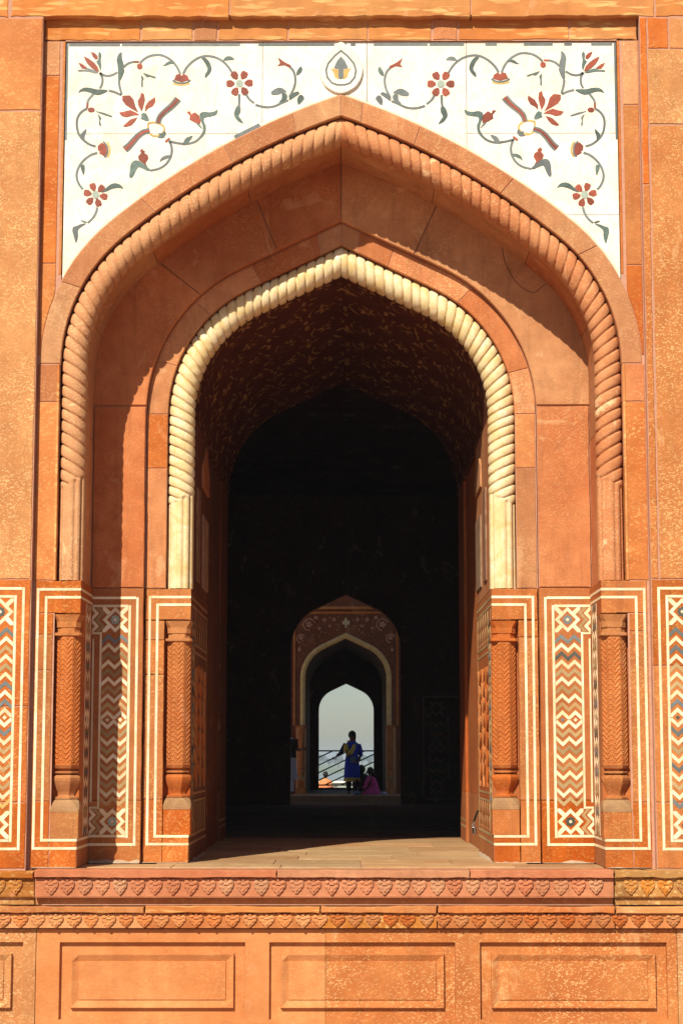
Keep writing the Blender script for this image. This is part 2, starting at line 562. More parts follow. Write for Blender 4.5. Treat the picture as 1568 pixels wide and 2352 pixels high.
# ================================================================== THE SETTING
def struct(o):
    o['kind'] = 'structure'
    return o
v, f = box_data(-3500, 3500, -60, 38.6, -3.0, -2.4)
MAT['court'] = stone('forecourt_paving', (.34, .19, .12), (.42, .26, .17), (.5, .38, .25), .1, .05, 8, (1, 1, 1))
MAT['bank'] = stone('river_plain', (.13, .18, .07), (.24, .26, .13), (.4, .38, .25), .4, .0, .02, (1, 1, 1), worn=(.45, .4, .28), wear=.3, bump=0)
struct(obj('forecourt', mesh('forecourt', *box_data(-60, 60, -90, -.12, -2.0, -1.72)), 'court', None))

# ================================================================== PLINTH under the gateway
plinth = thing('terrace_plinth', 'low red sandstone plinth with two carved leaf friezes and sunk panels below the doorway', 'plinth')
YP = -.06
XE = 4.6
# mortar core
box('core', -XE, XE, .01, .3, -1.72, -.03, 'mortar', plinth)
def panel_stone(name, x0, x1, z0, z1, panels, mat, parent, y=YP):
    """stone face with sunk panels, each with a raised bevelled field"""
    sv = [0, .005, .108, .113, .122, .185, .189, .197]
    dv = [0, .048, .048, .006, .006, .034, .022, .022]
    def dep(x, z):
        d = 0.0
        for (a, b, c, e) in panels:
            s = min(x - a, b - x, z - c, e - z)
            if s > 1e-6:
                if s >= sv[-1]:
                    d = dv[-1]
                else:
                    for k in range(len(sv) - 1):
                        if sv[k] <= s + 1e-9 <= sv[k + 1] + 1e-9:
                            q = (s - sv[k]) / (sv[k + 1] - sv[k])
                            d = dv[k] + (dv[k + 1] - dv[k]) * q
                            break
        return d
    xs, zs = {x0, x1}, {z0, z1}
    for (a, b, c, e) in panels:
        for s in sv:
            xs |= {a + s, b - s}
            zs |= {c + s, e - s}
    xs = sorted(x for x in xs if x0 <= x <= x1)
    zs = sorted(z for z in zs if z0 <= z <= z1)
    v, f = [], []
    for z in zs:
        for x in xs:
            v.append((x, y + dep(x, z), z))
    m = len(xs)
    for j in range(len(zs) - 1):
        for i in range(m - 1):
            f.append([j * m + i, j * m + i + 1, (j + 1) * m + i + 1, (j + 1) * m + i])
    # rim to the back
    b = len(v)
    ring = [(x, zs[0]) for x in xs] + [(xs[-1], z) for z in zs[1:]] + [(x, zs[-1]) for x in reversed(xs[:-1])] + [(xs[0], z) for z in reversed(zs[1:-1])]
    n = len(ring)
    for (x, z) in ring:
        v.append((x, y + dep(x, z), z))
        v.append((x, .0, z))
    for i in range(n):
        j = (i + 1) % n
        f.append([b + 2 * i, b + 2 * i + 1, b + 2 * j + 1, b + 2 * j])
    return obj(name, mesh(name, v, f), mat, parent)
PB, PT = -1.435, -.699
pan = [(-4.98, -3.08, PB, PT), (-2.725, -.926, PB, PT), (-.694, 1.108, PB, PT), (1.345, 3.154, PB, PT), (3.39, 5.2, PB, PT)]
for x0, x1, m in [(-XE, -2.957, 'plinth_sp'), (-2.95, -.152, 'plinth'), (-.148, 3.25, 'plinth_sp'), (3.255, XE, 'plinth_sp')]:
    panel_stone('panel_stone', x0, x1, -1.72, -.575, pan, m, plinth)
# carved leaf of the friezes, one mesh shared by all
def leaf_mesh(w, h, name, seed=0):
    rn = random.Random(seed)
    j = lambda a=.02: rn.uniform(-a, a)
    b = Buf()
    P = Plane((0, 0, 0), (1, 0, 0), (0, 0, 1), (0, -1, 0))
    sc = lambda pts: [(x * w, z * h) for x, z in pts]
    tip = -1.0 + abs(j(.12))
    def half(s):
        return [(s * .10, -.86 + j()), (s * .17, -.74 + j()), (s * .29, -.64 + j()), (s * .33, -.50 + j()), (s * .43, -.42 + j()), (s * .45, -.28), (s * .48, -.12 + j()), (s * .43, .04 + j()), (s * .28, .09 + j()), (s * .12, .02)]
    poly = [(j(), tip)] + half(1) + [(0, -.05)] + half(-1)[::-1]
    b.add(prism_data(P, sc(poly), .021, -.004, .006))
    for s in (-1, 1):
        c = [(s * (.28 + .14 * math.cos(k * math.pi / 6)), -.08 + .12 * math.sin(k * math.pi / 6)) for k in range(12)]
        b.add(prism_data(P, sc(c), .031 + j(.003), .012, .009))
        lo = [(s * .08, -.40), (s * .24, -.30), (s * .38, -.36), (s * .25, -.48 + j()), (s * .12, -.60)]
        b.add(prism_data(P, sc(lo), .028, .012, .007))
        arc = [(s * (.50 - .15 * math.cos(a)), .06 + .12 * math.sin(a)) for a in [k * math.pi / 12 for k in range(7)]]
        arc2 = [(s * (.50 - .24 * math.cos(a)), .06 + .19 * math.sin(a)) for a in [k * math.pi / 12 for k in range(7)]]
        b.add(prism_data(P, sc(arc + arc2[::-1]), .012, -.004, .003))
    b.add(prism_data(P, sc([(-.13, -.26), (.13, -.26), (.19, -.17), (.0, -.12), (-.19, -.17)]), .033, .012, .006))
    b.add(prism_data(P, sc([(0, tip + .1), (.12, -.62), (0, -.44), (-.12, -.62)]), .032, .012, .010))
    b.add(prism_data(P, sc([(-.07, -.02), (.07, -.02), (.09, .17), (0, .21), (-.09, .17)]), .016, -.004, .005))
    return mesh(name, b.v, b.f)
PITCH = .1705
LEAVES = {}
def carved(mat, h, x, y, z):
    """one frieze leaf: a few hand-cut variants per stone, never set quite alike"""
    if (mat, h) not in LEAVES:
        LEAVES[(mat, h)] = [leaf_mesh(.155, h, 'carved_leaf', 7 * q + len(LEAVES)) for q in range(5)]
    o = obj('carved_leaf', random.choice(LEAVES[(mat, h)]), mat, plinth, loc=(x + random.uniform(-.006, .006), y, z + random.uniform(-.003, .003)))
    o.rotation_euler = (0, R(random.uniform(-3, 3)), 0)
    q = random.uniform(.94, 1.04)
    o.scale = (q, random.uniform(.75, 1.1), random.uniform(.95, 1.03))
# upper ledge: new slab in the middle, weathered stones at both ends
for x0, x1, yf, m in [(-2.97, 2.645, -.17, 'slab'), (-XE, -2.976, -.13, 'weathered'), (2.651, XE, -.13, 'weathered')]:
    F = front(yf)
    if m == 'slab':
        for q, (xa, xb) in enumerate(((x0, -.62), (-.62, 1.25), (1.25, x1))):
            roughstone('ledge_slab', F, xa, xb, -.083, -.001, m, plinth, 0, .3, .007, 500 + q, gap=.0015)
    else:
        roughstone('ledge_slab', F, x0, x1, -.092, -.004, m, plinth, 0, .3, .014, int(x1 * 10))
    prism('frieze_band', front(yf + .045), rect(x0 + .004, x1 - .004, -.262, -.086), 0, -.2, m, plinth, .003)
    prism('frieze_lip', front(yf + .03), rect(x0 + .004, x1 - .004, -.267, -.2625), 0, -.2, m, plinth)
    prism('cove', front(-.065), rect(x0 + .004, x1 - .004, -.34, -.268), 0, -.1, 'block' if m == 'slab' else 'weathered', plinth)
    for k in range(-28, 29):
        x = -.09 + PITCH * k
        if x0 + .06 < x < x1 - .06 and abs(x) < 4.2:
            carved(m, .142, x, yf + .045, -.114)
# second ledge and frieze
for i, (x0, x1) in enumerate([(-XE, -1.9), (-1.895, -.2), (-.195, .93), (.935, 2.65), (2.655, XE)]):
    roughstone('ledge_stone', front(-.155), x0, x1, -.423, -.345, ['block', 'lintel', 'block'][i % 3], plinth, 0, .25, .009, i + 3)
    prism('frieze_band', front(-.115), rect(x0 + .003, x1 - .003, -.562, -.424), 0, -.2, ['plinth', 'carved', 'weathered', 'carved'][i % 4], plinth, .003)
for k in range(-26, 27):
    x = -.03 + PITCH * k
    if abs(x) < 4.2:
        carved('plinth' if x < -.2 else 'carved', .116, x, -.115, -.446)
# pale mortar line between the two ledges
box('pointing', -2.9, 2.64, -.09, -.05, -.3445, -.338, 'joint', plinth)

# ================================================================== FLOOR of the doorway
floor = struct(obj('platform_floor', mesh('platform_floor', *box_data(-4.6, 4.6, .14, 7.1, -.3, -.012)), 'mortar', None))
rows = [(-.16, .30), (.30, .84), (.84, 1.75), (1.75, 2.55), (2.55, 3.5), (3.5, 4.6), (4.6, 5.6), (5.6, 7.1)]
rr = random.Random(4)
for j, (y0, y1) in enumerate(rows):
    if j == 0:
        continue
    x = -2.64 if y0 < .8 else -1.9
    xe = -x
    while x < xe - .05:
        w = rr.uniform(.75, 1.6)
        x1 = min(xe, x + w)
        if xe - x1 < .35:
            x1 = xe
        dz = rr.uniform(-.003, .003)
        P = Plane((0, 0, 0), (1, 0, 0), (0, 1, 0), (0, 0, 1))
        prism('paving_slab', P, rect(x + .004, x1 - .004, y0 + .004, y1 - .004), dz, -.05, 'floor', floor, .004)
        x = x1

# ================================================================== THE GATEWAY
gate = thing('sandstone_gateway', 'tall red sandstone gateway with pointed arch, marble spandrels and twisted rope mouldings', 'gateway')
DT = 2.84            # top of dado
F0, F1, FT, FI = front(0.0), front(.10), front(.95), front(1.03)
# cores behind the facing stones
for s in (-1, 1):
    box('core', s * 3.0852, s * 4.6, .0085, 1.2, -.02, 10.2, 'joint', gate)
    prism('pointing', front(.1085), rect(min(s * 2.862, s * 3.0848), max(s * 2.862, s * 3.0848), -.02, 8.70), 0, -.02, 'joint', gate)
box('core', -3.0848, 3.0848, .0085, 1.2, 8.72, 10.2, 'joint', gate)
box('pointing', -3.0848, 3.0848, .1085, .125, 8.475, 8.719, 'joint', gate)

# ---- main wall facing (Y = 0)
def wallstones(lst, mat):
    for i, (x0, x1, z0, z1) in enumerate(lst):
        roughstone('wall_stone', F0, x0, x1, z0, z1, mat, gate, 0, .1, .018 if mat == 'lintel' else .008, i * 7 + int(z0 * 3), gap=.004)
wallstones([(-4.6, -3.085, DT, 7.69), (3.17, 4.6, DT, 7.53), (3.165, 4.6, 7.53, 8.345)], 'wall')
wallstones([(-4.6, -3.085, 7.69, 8.685), (3.168, 3.385, 8.345, 8.685), (3.39, 4.6, 8.345, 8.685), (3.085, 3.165, 6.9, 8.685)], 'block')
wallstones([(3.085, 3.165, DT, 6.9)], 'wall')
wallstones([(-4.6, -3.43, 8.685, 9.7), (-3.43, -1.15, 8.685, 9.7), (-1.15, 1.35, 8.685, 9.7), (1.35, 3.25, 8.685, 9.7), (3.25, 4.6, 8.685, 9.7)], 'lintel')
wallstones([(-4.6, 0, 9.7, 10.2), (0, 4.6, 9.7, 10.2)], 'wall')

# ---- frame round the spandrels (Y = .10)
cuts = [-3.083, -2.08, -1.53, -1.28, -.55, .28, .95, 1.22, 2.37, 3.083]
for i, (a, b) in enumerate(zip(cuts, cuts[1:])):
    roughstone('frame_stone', F1, a, b, 8.475, 8.72, ['lintel', 'lintel', 'arch', 'lintel'][i % 4], gate, 0, .1, .012, 40 + i)
EX = arch_half(OUTER, .45, None)
def ex_x(z):
    """half-width of the arch ring's outer edge at height z"""
    for a, b in zip(EX, EX[1:]):
        if a[1] <= z <= b[1]:
            q = (z - a[1]) / max(1e-6, b[1] - a[1])
            return a[0] + (b[0] - a[0]) * q
    return 0 if z > EX[-1][1] else EX[0][0]
def ex_z(x):
    for a, b in zip(EX, EX[1:]):
        if b[0] <= x <= a[0]:
            q = (a[0] - x) / max(1e-6, a[0] - b[0])
            return a[1] + (b[1] - a[1]) * q
    return EX[-1][1]
for s, zz in ((-1, [5.14, 6.1, 8.10, 8.475]), (1, [5.14, 6.08, 7.78, 8.475])):
    for i, (z0, z1) in enumerate(zip(zz, zz[1:])):
        n = 14
        zs = [z0 + .004 + (z1 - z0 - .008) * k / n for k in range(n + 1)]
        inn = [(s * max(2.918, ex_x(z) + .004), z) for z in zs]
        inn = [(x, z) for x, z in inn if abs(x) < 3.07]
        if len(inn) < 2:
            continue
        poly = [(s * 3.078, inn[0][1])] + inn + [(s * 3.078, inn[-1][1])]
        prism('frame_stone', F1, poly, 0, -.1, ['block', 'block', 'arch'][i], gate, .006)
    for x0, x1, d, m in ((2.862, 2.888, -.004, 'block'), (2.889, 2.916, -.02, 'cream')):
        zs = [5.9 + (8.475 - 5.9) * k / 30 for k in range(31)]
        zs = [z for z in zs if ex_x(z) < x0]
        prism('frame_fillet', F1, rect(min(s * x0, s * x1), max(s * x0, s * x1), zs[0], 8.473), d, -.09, m if m != 'cream' else 'lintel', gate, .004)

# ---- white marble spandrels with inlaid vines (Y = .13)
FM = front(.13)
core = [(-2.87, 5.6)]
def clip(poly, axis, val, keep_less):
    out = []
    for a, b in zip(poly, poly[1:] + poly[:1]):
        ia = (a[axis] <= val) == keep_less
        ib = (b[axis] <= val) == keep_less
        if ia:
            out.append(a)
        if ia != ib:
            t = (val - a[axis]) / (b[axis] - a[axis])
            out.append((a[0] + (b[0] - a[0]) * t, a[1] + (b[1] - a[1]) * t))
    return out
spandrel = {}
for s in (-1, 1):
    arc = [(s * x, z) for x, z in arch_half(OUTER, .452, None, 24, 40) if x < 2.86]
    sp = empty('spandrel_panel', (0, 0, 0), gate)
    spandrel[s] = sp
    P = [(s * 2.86, arc[0][1])] + arc + [(0, 8.47), (s * 2.86, 8.47)]
    xcut = [0, .815, 2.86] if s < 0 else [0, .27, 1.30, 2.86]
    g = .0025
    for a, b in zip(xcut, xcut[1:]):
        q = clip(P, 0, s * a + s * g * (a > 0), s < 0)
        q = clip(q, 0, s * b - s * g, s > 0)
        parts = [q]
        if b > 2:
            zc = 7.485
            parts = [clip(q, 1, zc + g, False), clip(q, 1, zc - g, True)]
            if s > 0:
                lo = parts.pop()
                parts += [clip(lo, 1, 6.62 + g, False), clip(lo, 1, 6.62 - g, True)]
        for pp in parts:
            if len(pp) > 2:
                prism('marble_slab', FM, pp, 0, -.06, 'marble', sp, .0015)
    # cream bead that follows the ring
    ca = [(x, z) for x, z in arch_half(OUTER, .482, None, 24, 40) if x < 2.86]
    cb = [(x, z) for x, z in arch_half(OUTER, .450, None, 24, 40) if x < 2.86]
    voussoirs('marble_bead', FM, ca, cb, [0, .33, .68, 1], s, 'line', sp, .006, .02, .002)
    # slate border segments
    segs = [(-2.83, -2.30), (-2.28, -1.05), (-.86, -.07)] if s < 0 else [(.03, .06), (.10, .15), (.34, .9), (.92, 1.28), (1.5, 1.62), (1.9, 2.2), (2.32, 2.4), (2.6, 2.82)]
    for a, b in segs:
        prism('slate_border', FM, rect(a, b, 8.43, 8.456), .003, -.01, 'slate', sp)
    prism('slate_border', FM, rect(min(s * 2.858, s * 2.836), max(s * 2.858, s * 2.836), 7.42, 8.456), .003, -.01, 'slate', sp)
prism('slate_border', FM, [(-1.11, 7.46), (-1.09, 7.43), (-.83, 7.56), (-.85, 7.595)], .0085, -.01, 'slate', spandrel[-1])

def stroke(pts, w, w1=None):
    """flat ribbon outline of a polyline"""
    w1 = w if w1 is None else w1
    # smooth (Chaikin, ends kept)
    for _ in range(2):
        q = [pts[0]]
        for a, b in zip(pts, pts[1:]):
            q += [(a[0] * .75 + b[0] * .25, a[1] * .75 + b[1] * .25), (a[0] * .25 + b[0] * .75, a[1] * .25 + b[1] * .75)]
        pts = q + [pts[-1]]
    n = len(pts)
    Lp, Rp = [], []
    for i, p in enumerate(pts):
        a, b = pts[max(0, i - 1)], pts[min(n - 1, i + 1)]
        t = Vector((b[0] - a[0], b[1] - a[1]))
        if t.length < 1e-6:
            continue
        t.normalize()
        h = (w + (w1 - w) * i / (n - 1)) * .5
        Lp.append((p[0] - t.y * h, p[1] + t.x * h))
        Rp.append((p[0] + t.y * h, p[1] - t.x * h))
    return Lp + Rp[::-1]
def smooth_poly(p):
    q = []
    for a, b in zip(p, p[1:] + p[:1]):
        q += [(a[0] * .78 + b[0] * .22, a[1] * .78 + b[1] * .22), (a[0] * .22 + b[0] * .78, a[1] * .22 + b[1] * .78)]
    return q
VINE_STEMS=[[(-2.501,8.14),(-2.47,8.117),(-2.425,8.107),(-2.373,8.117),(-2.322,8.148)],
 [(-2.507,8.144),(-2.477,8.093),(-2.475,8.047),(-2.483,8.008),(-2.502,7.973)],
 [(-2.305,8.051),(-2.297,7.985),(-2.273,7.908)],
 [(-2.408,7.95),(-2.348,7.935),(-2.277,7.9)],
 [(-2.263,8.198),(-2.234,8.229),(-2.197,8.252),(-2.144,8.262)],
 [(-2.088,8.248),(-2.048,8.291),(-1.989,8.326),(-1.914,8.338),(-1.851,8.331),(-1.763,8.28),(-1.704,8.209),(-1.669,8.128)],
 [(-1.639,8.131),(-1.606,8.199),(-1.538,8.27),(-1.46,8.316),(-1.382,8.326),(-1.294,8.306),(-1.225,8.265),(-1.176,8.214),(-1.131,8.143)],
 [(-2.557,7.927),(-2.593,7.885),(-2.622,7.846),(-2.629,7.811)],
 [(-2.632,7.757),(-2.687,7.726),(-2.727,7.669),(-2.738,7.599),(-2.724,7.507),(-2.697,7.454),(-2.652,7.408),(-2.599,7.369),(-2.536,7.35)],
 [(-2.516,7.281),(-2.575,7.266),(-2.641,7.22),(-2.696,7.155),(-2.727,7.075),(-2.726,7.006),(-2.699,6.941),(-2.659,6.893)],
 [(-2.508,6.701),(-2.517,6.648),(-2.549,6.587),(-2.603,6.536)],
 [(-1.769,7.4),(-1.746,7.335),(-1.749,7.266),(-1.767,7.212),(-1.811,7.151),(-1.877,7.109),(-1.969,7.091)],
 [(-1.782,7.407),(-1.697,7.384),(-1.584,7.372),(-1.483,7.407),(-1.416,7.5),(-1.41,7.582)],
 [(-1.056,7.91),(-1.054,7.839),(-1.058,7.783)],
 [(-0.986,7.91),(-0.949,7.849),(-0.9,7.814)],
 [(-0.885,7.794),(-0.792,7.766),(-0.695,7.773),(-0.627,7.809),(-0.544,7.844)],
 [(-0.531,8.204),(-0.487,8.153),(-0.47,8.062),(-0.486,7.971),(-0.535,7.88)]]
VINE_LEAVES=[[(-2.28,8.373),(-2.317,8.341),(-2.335,8.287),(-2.323,8.233),(-2.316,8.163),(-2.314,8.055),(-2.298,8.043),(-2.269,8.101),(-2.246,8.171),(-2.263,8.19),(-2.256,8.233),(-2.272,8.279),(-2.28,8.318)],
 [(-2.731,7.923),(-2.706,7.962),(-2.662,7.985),(-2.602,7.981),(-2.535,7.962),(-2.468,7.962),(-2.408,7.954),(-2.46,7.919),(-2.519,7.9),(-2.564,7.912),(-2.639,7.942),(-2.691,7.942)],
 [(-2.512,8.376),(-2.526,8.341),(-2.518,8.287),(-2.547,8.264),(-2.517,8.217),(-2.501,8.159),(-2.488,8.202),(-2.499,8.279),(-2.49,8.341)],
 [(-2.74,8.167),(-2.714,8.179),(-2.658,8.175),(-2.632,8.194),(-2.591,8.182),(-2.531,8.154),(-2.515,8.144),(-2.545,8.134),(-2.605,8.151),(-2.672,8.159),(-2.724,8.155)],
 [(-1.857,8.217),(-1.835,8.229),(-1.816,8.25),(-1.786,8.268),(-1.742,8.258),(-1.73,8.237),(-1.771,8.239),(-1.823,8.216)],
 [(-2.061,8.144),(-2.023,8.132),(-1.978,8.115),(-1.922,8.097),(-1.922,8.082),(-1.948,8.084),(-1.978,8.1),(-2.015,8.092),(-2.038,8.115)],
 [(-2.079,8.124),(-2.044,8.082),(-2.058,8.055),(-2.054,7.993),(-2.07,7.981),(-2.074,8.016),(-2.071,8.062)],
 [(-2.546,7.738),(-2.516,7.723),(-2.464,7.715),(-2.404,7.692),(-2.367,7.676),(-2.374,7.662),(-2.419,7.676),(-2.463,7.69),(-2.523,7.715)],
 [(-2.523,7.707),(-2.478,7.653),(-2.494,7.63),(-2.482,7.576),(-2.495,7.565),(-2.506,7.592),(-2.5,7.63)],
 [(-2.073,7.699),(-2.025,7.715),(-1.983,7.638),(-2.002,7.615),(-2.08,7.649),(-2.062,7.669)],
 [(-1.881,7.499),(-1.852,7.484),(-1.822,7.522),(-1.806,7.484),(-1.836,7.434),(-1.903,7.444),(-1.877,7.461)],
 [(-2.632,7.546),(-2.635,7.504),(-2.653,7.458),(-2.65,7.411),(-2.69,7.458),(-2.694,7.481),(-2.668,7.511)],
 [(-2.684,7.159),(-2.647,7.155),(-2.641,7.105),(-2.653,7.033),(-2.672,7.075),(-2.687,7.12)],
 [(-2.48,6.852),(-2.421,6.907),(-2.378,6.945),(-2.333,6.96),(-2.274,6.945),(-2.235,6.893),(-2.281,6.91),(-2.333,6.905),(-2.377,6.89),(-2.413,6.871)],
 [(-2.683,6.564),(-2.644,6.563),(-2.601,6.536),(-2.644,6.536)],
 [(-2.611,6.53),(-2.666,6.528),(-2.725,6.501),(-2.754,6.496),(-2.763,6.451),(-2.745,6.398),(-2.723,6.318),(-2.709,6.345),(-2.699,6.405),(-2.705,6.458),(-2.68,6.487)],
 [(-1.874,7.174),(-1.863,7.22),(-1.819,7.254),(-1.751,7.256),(-1.767,7.23),(-1.819,7.211),(-1.855,7.195)],
 [(-2.185,7.017),(-2.177,7.113),(-2.166,7.174),(-2.13,7.203),(-2.085,7.197),(-2.048,7.17),(-1.995,7.128),(-1.962,7.097),(-1.987,7.084),(-2.04,7.111),(-2.092,7.134),(-2.113,7.097),(-2.135,7.044),(-2.157,7.012)],
 [(-1.469,7.698),(-1.425,7.723),(-1.357,7.713),(-1.309,7.723),(-1.273,7.75),(-1.287,7.688),(-1.347,7.669),(-1.415,7.659),(-1.423,7.627),(-1.395,7.556),(-1.402,7.496),(-1.433,7.446),(-1.479,7.412),(-1.428,7.486),(-1.426,7.556),(-1.452,7.627)],
 [(-1.507,7.599),(-1.463,7.589),(-1.426,7.531),(-1.453,7.548)],
 [(-1.64,7.368),(-1.607,7.442),(-1.524,7.47),(-1.562,7.407),(-1.618,7.356)],
 [(-1.225,8.28),(-1.196,8.316),(-1.147,8.323),(-1.101,8.283),(-1.157,8.278),(-1.215,8.271)],
 [(-1.46,8.306),(-1.411,8.308),(-1.362,8.255),(-1.34,8.184),(-1.361,8.133),(-1.411,8.077),(-1.415,8.123),(-1.379,8.174),(-1.411,8.245)],
 [(-1.075,7.789),(-1.039,7.778),(-1.039,7.718),(-1.063,7.677),(-1.033,7.637),(-1.004,7.59),(-1.064,7.615),(-1.11,7.677),(-1.101,7.738)],
 [(-0.732,7.93),(-0.676,7.973),(-0.618,7.983),(-0.552,7.93),(-0.598,7.928),(-0.647,7.903),(-0.715,7.898)],
 [(-0.654,7.812),(-0.612,7.859),(-0.616,7.92),(-0.569,7.922),(-0.552,7.88),(-0.578,7.832)],
 [(-0.541,7.88),(-0.501,7.922),(-0.447,7.942),(-0.425,7.915),(-0.481,7.878),(-0.536,7.837)],
 [(-0.434,7.9),(-0.401,7.902),(-0.376,7.864),(-0.403,7.827),(-0.444,7.787),(-0.458,7.849)],
 [(-0.464,8.143),(-0.443,8.184),(-0.414,8.216),(-0.397,8.174),(-0.423,8.126),(-0.464,8.106)]]
VINE_PETALS=[[(-2.675,8.322),(-2.622,8.295),(-2.57,8.256),(-2.531,8.21),(-2.511,8.158),(-2.538,8.158),(-2.591,8.194),(-2.636,8.241),(-2.659,8.279)],
 [(-2.603,8.37),(-2.564,8.357),(-2.532,8.326),(-2.528,8.295),(-2.551,8.286),(-2.582,8.318)],
 [(-2.731,8.254),(-2.689,8.237),(-2.638,8.198),(-2.647,8.185),(-2.691,8.189),(-2.714,8.221)],
 [(-2.152,8.269),(-2.098,8.269),(-2.103,8.251),(-2.15,8.251)],
 [(-2.638,7.817),(-2.616,7.815),(-2.619,7.76),(-2.641,7.761)],
 [(-2.267,7.894),(-2.191,7.898),(-2.15,7.854),(-2.129,7.777),(-2.098,7.713),(-2.167,7.752),(-2.235,7.798),(-2.267,7.846)],
 [(-2.073,7.929),(-2.041,7.908),(-2.033,7.846),(-2.051,7.769),(-2.066,7.724),(-2.101,7.792),(-2.107,7.838),(-2.08,7.885)],
 [(-1.929,7.878),(-1.925,7.831),(-1.95,7.783),(-1.996,7.76),(-2.029,7.724),(-2.028,7.777),(-1.997,7.831)],
 [(-2.298,7.713),(-2.248,7.723),(-2.182,7.74),(-2.129,7.716),(-2.086,7.687),(-2.151,7.683),(-2.218,7.663),(-2.27,7.675)],
 [(-2.255,7.567),(-2.224,7.599),(-2.18,7.638),(-2.108,7.661),(-2.134,7.615),(-2.172,7.575),(-2.224,7.559)],
 [(-1.822,7.408),(-1.777,7.444),(-1.763,7.431),(-1.808,7.386)],
 [(-1.733,8.064),(-1.712,8.12),(-1.673,8.13),(-1.654,8.106),(-1.637,8.13),(-1.593,8.108),(-1.576,8.064),(-1.653,8.04)],
 [(-2.514,7.355),(-2.473,7.39),(-2.427,7.367),(-2.412,7.319),(-2.418,7.264),(-2.445,7.247),(-2.501,7.28),(-2.485,7.289),(-2.511,7.312)],
 [(-2.052,7.326),(-2.041,7.304),(-2.026,7.304),(-2.029,7.277),(-1.996,7.258),(-1.988,7.22),(-2.017,7.174),(-1.997,7.13),(-2.04,7.169),(-2.087,7.205),(-2.095,7.243),(-2.065,7.277),(-2.077,7.304)],
 [(-1.598,7.72),(-1.562,7.725),(-1.552,7.691),(-1.513,7.715),(-1.467,7.677),(-1.452,7.627),(-1.456,7.589),(-1.512,7.605),(-1.568,7.637),(-1.563,7.677)],
 [(-0.658,8.308),(-0.59,8.257),(-0.519,8.219),(-0.529,8.192),(-0.589,8.222),(-0.66,8.212),(-0.634,8.245)],
 [(-2.062,8.211),(-2.066,8.195),(-2.076,8.183),(-2.091,8.179),(-2.106,8.183),(-2.117,8.195),(-2.121,8.211),(-2.118,8.227),(-2.107,8.239),(-2.092,8.244),(-2.077,8.239),(-2.066,8.227)],
 [(-2.55,7.742),(-2.555,7.729),(-2.568,7.719),(-2.587,7.716),(-2.605,7.719),(-2.619,7.729),(-2.624,7.742),(-2.619,7.755),(-2.606,7.765),(-2.587,7.768),(-2.569,7.765),(-2.555,7.755)],
 [(-1.002,8.04),(-0.967,8.067),(-0.928,8.067),(-0.913,8.045),(-0.92,8.031),(-0.912,8.018),(-0.925,7.995),(-0.964,7.992),(-1.001,8.017)],
 [(-1.016,7.988),(-0.975,7.97),(-0.956,7.935),(-0.967,7.911),(-0.981,7.91),(-0.988,7.897),(-1.014,7.897),(-1.037,7.93),(-1.034,7.976)],
 [(-1.066,7.975),(-1.06,7.929),(-1.08,7.895),(-1.106,7.892),(-1.114,7.905),(-1.128,7.905),(-1.141,7.928),(-1.125,7.965),(-1.086,7.985)],
 [(-1.103,8.013),(-1.137,7.986),(-1.176,7.986),(-1.191,8.008),(-1.185,8.022),(-1.192,8.035),(-1.179,8.058),(-1.14,8.061),(-1.104,8.036)],
 [(-1.089,8.065),(-1.129,8.083),(-1.149,8.118),(-1.138,8.143),(-1.124,8.143),(-1.117,8.157),(-1.091,8.156),(-1.068,8.123),(-1.07,8.077)],
 [(-1.039,8.078),(-1.044,8.124),(-1.025,8.159),(-0.999,8.161),(-0.991,8.148),(-0.976,8.148),(-0.964,8.125),(-0.98,8.088),(-1.019,8.068)],
 [(-2.483,6.835),(-2.444,6.851),(-2.409,6.841),(-2.4,6.819),(-2.409,6.808),(-2.405,6.795),(-2.421,6.778),(-2.456,6.784),(-2.487,6.815)],
 [(-2.504,6.795),(-2.47,6.768),(-2.46,6.732),(-2.475,6.713),(-2.488,6.716),(-2.497,6.706),(-2.52,6.712),(-2.533,6.747),(-2.523,6.789)],
 [(-2.548,6.795),(-2.554,6.751),(-2.579,6.725),(-2.602,6.729),(-2.606,6.742),(-2.619,6.745),(-2.626,6.768),(-2.604,6.797),(-2.563,6.808)],
 [(-2.571,6.833),(-2.611,6.818),(-2.646,6.827),(-2.654,6.85),(-2.646,6.86),(-2.65,6.873),(-2.634,6.89),(-2.598,6.884),(-2.567,6.853)],
 [(-2.551,6.873),(-2.584,6.901),(-2.594,6.936),(-2.58,6.955),(-2.567,6.953),(-2.558,6.963),(-2.535,6.956),(-2.522,6.922),(-2.532,6.879)],
 [(-2.507,6.874),(-2.5,6.917),(-2.476,6.944),(-2.453,6.94),(-2.448,6.927),(-2.435,6.924),(-2.428,6.9),(-2.451,6.872),(-2.492,6.86)]]
VINE_CENTRES=[[(-1.012,8.026),(-1.018,8.006),(-1.032,7.99),(-1.052,7.985),(-1.072,7.99),(-1.087,8.006),(-1.092,8.026),(-1.087,8.047),(-1.073,8.062),(-1.053,8.068),(-1.033,8.062),(-1.018,8.047)],
 [(-2.49,6.834),(-2.495,6.814),(-2.508,6.799),(-2.527,6.793),(-2.545,6.799),(-2.559,6.814),(-2.564,6.834),(-2.56,6.855),(-2.546,6.87),(-2.528,6.875),(-2.509,6.87),(-2.496,6.855)]]
VINE_RIBBONS=[[(-1.894,7.596),(-1.88,7.661),(-1.832,7.715),(-1.766,7.769),(-1.722,7.815),(-1.689,7.86)],
 [(-1.98,7.519),(-2.052,7.502),(-2.111,7.45),(-2.155,7.395),(-2.193,7.349),(-2.234,7.316)]]
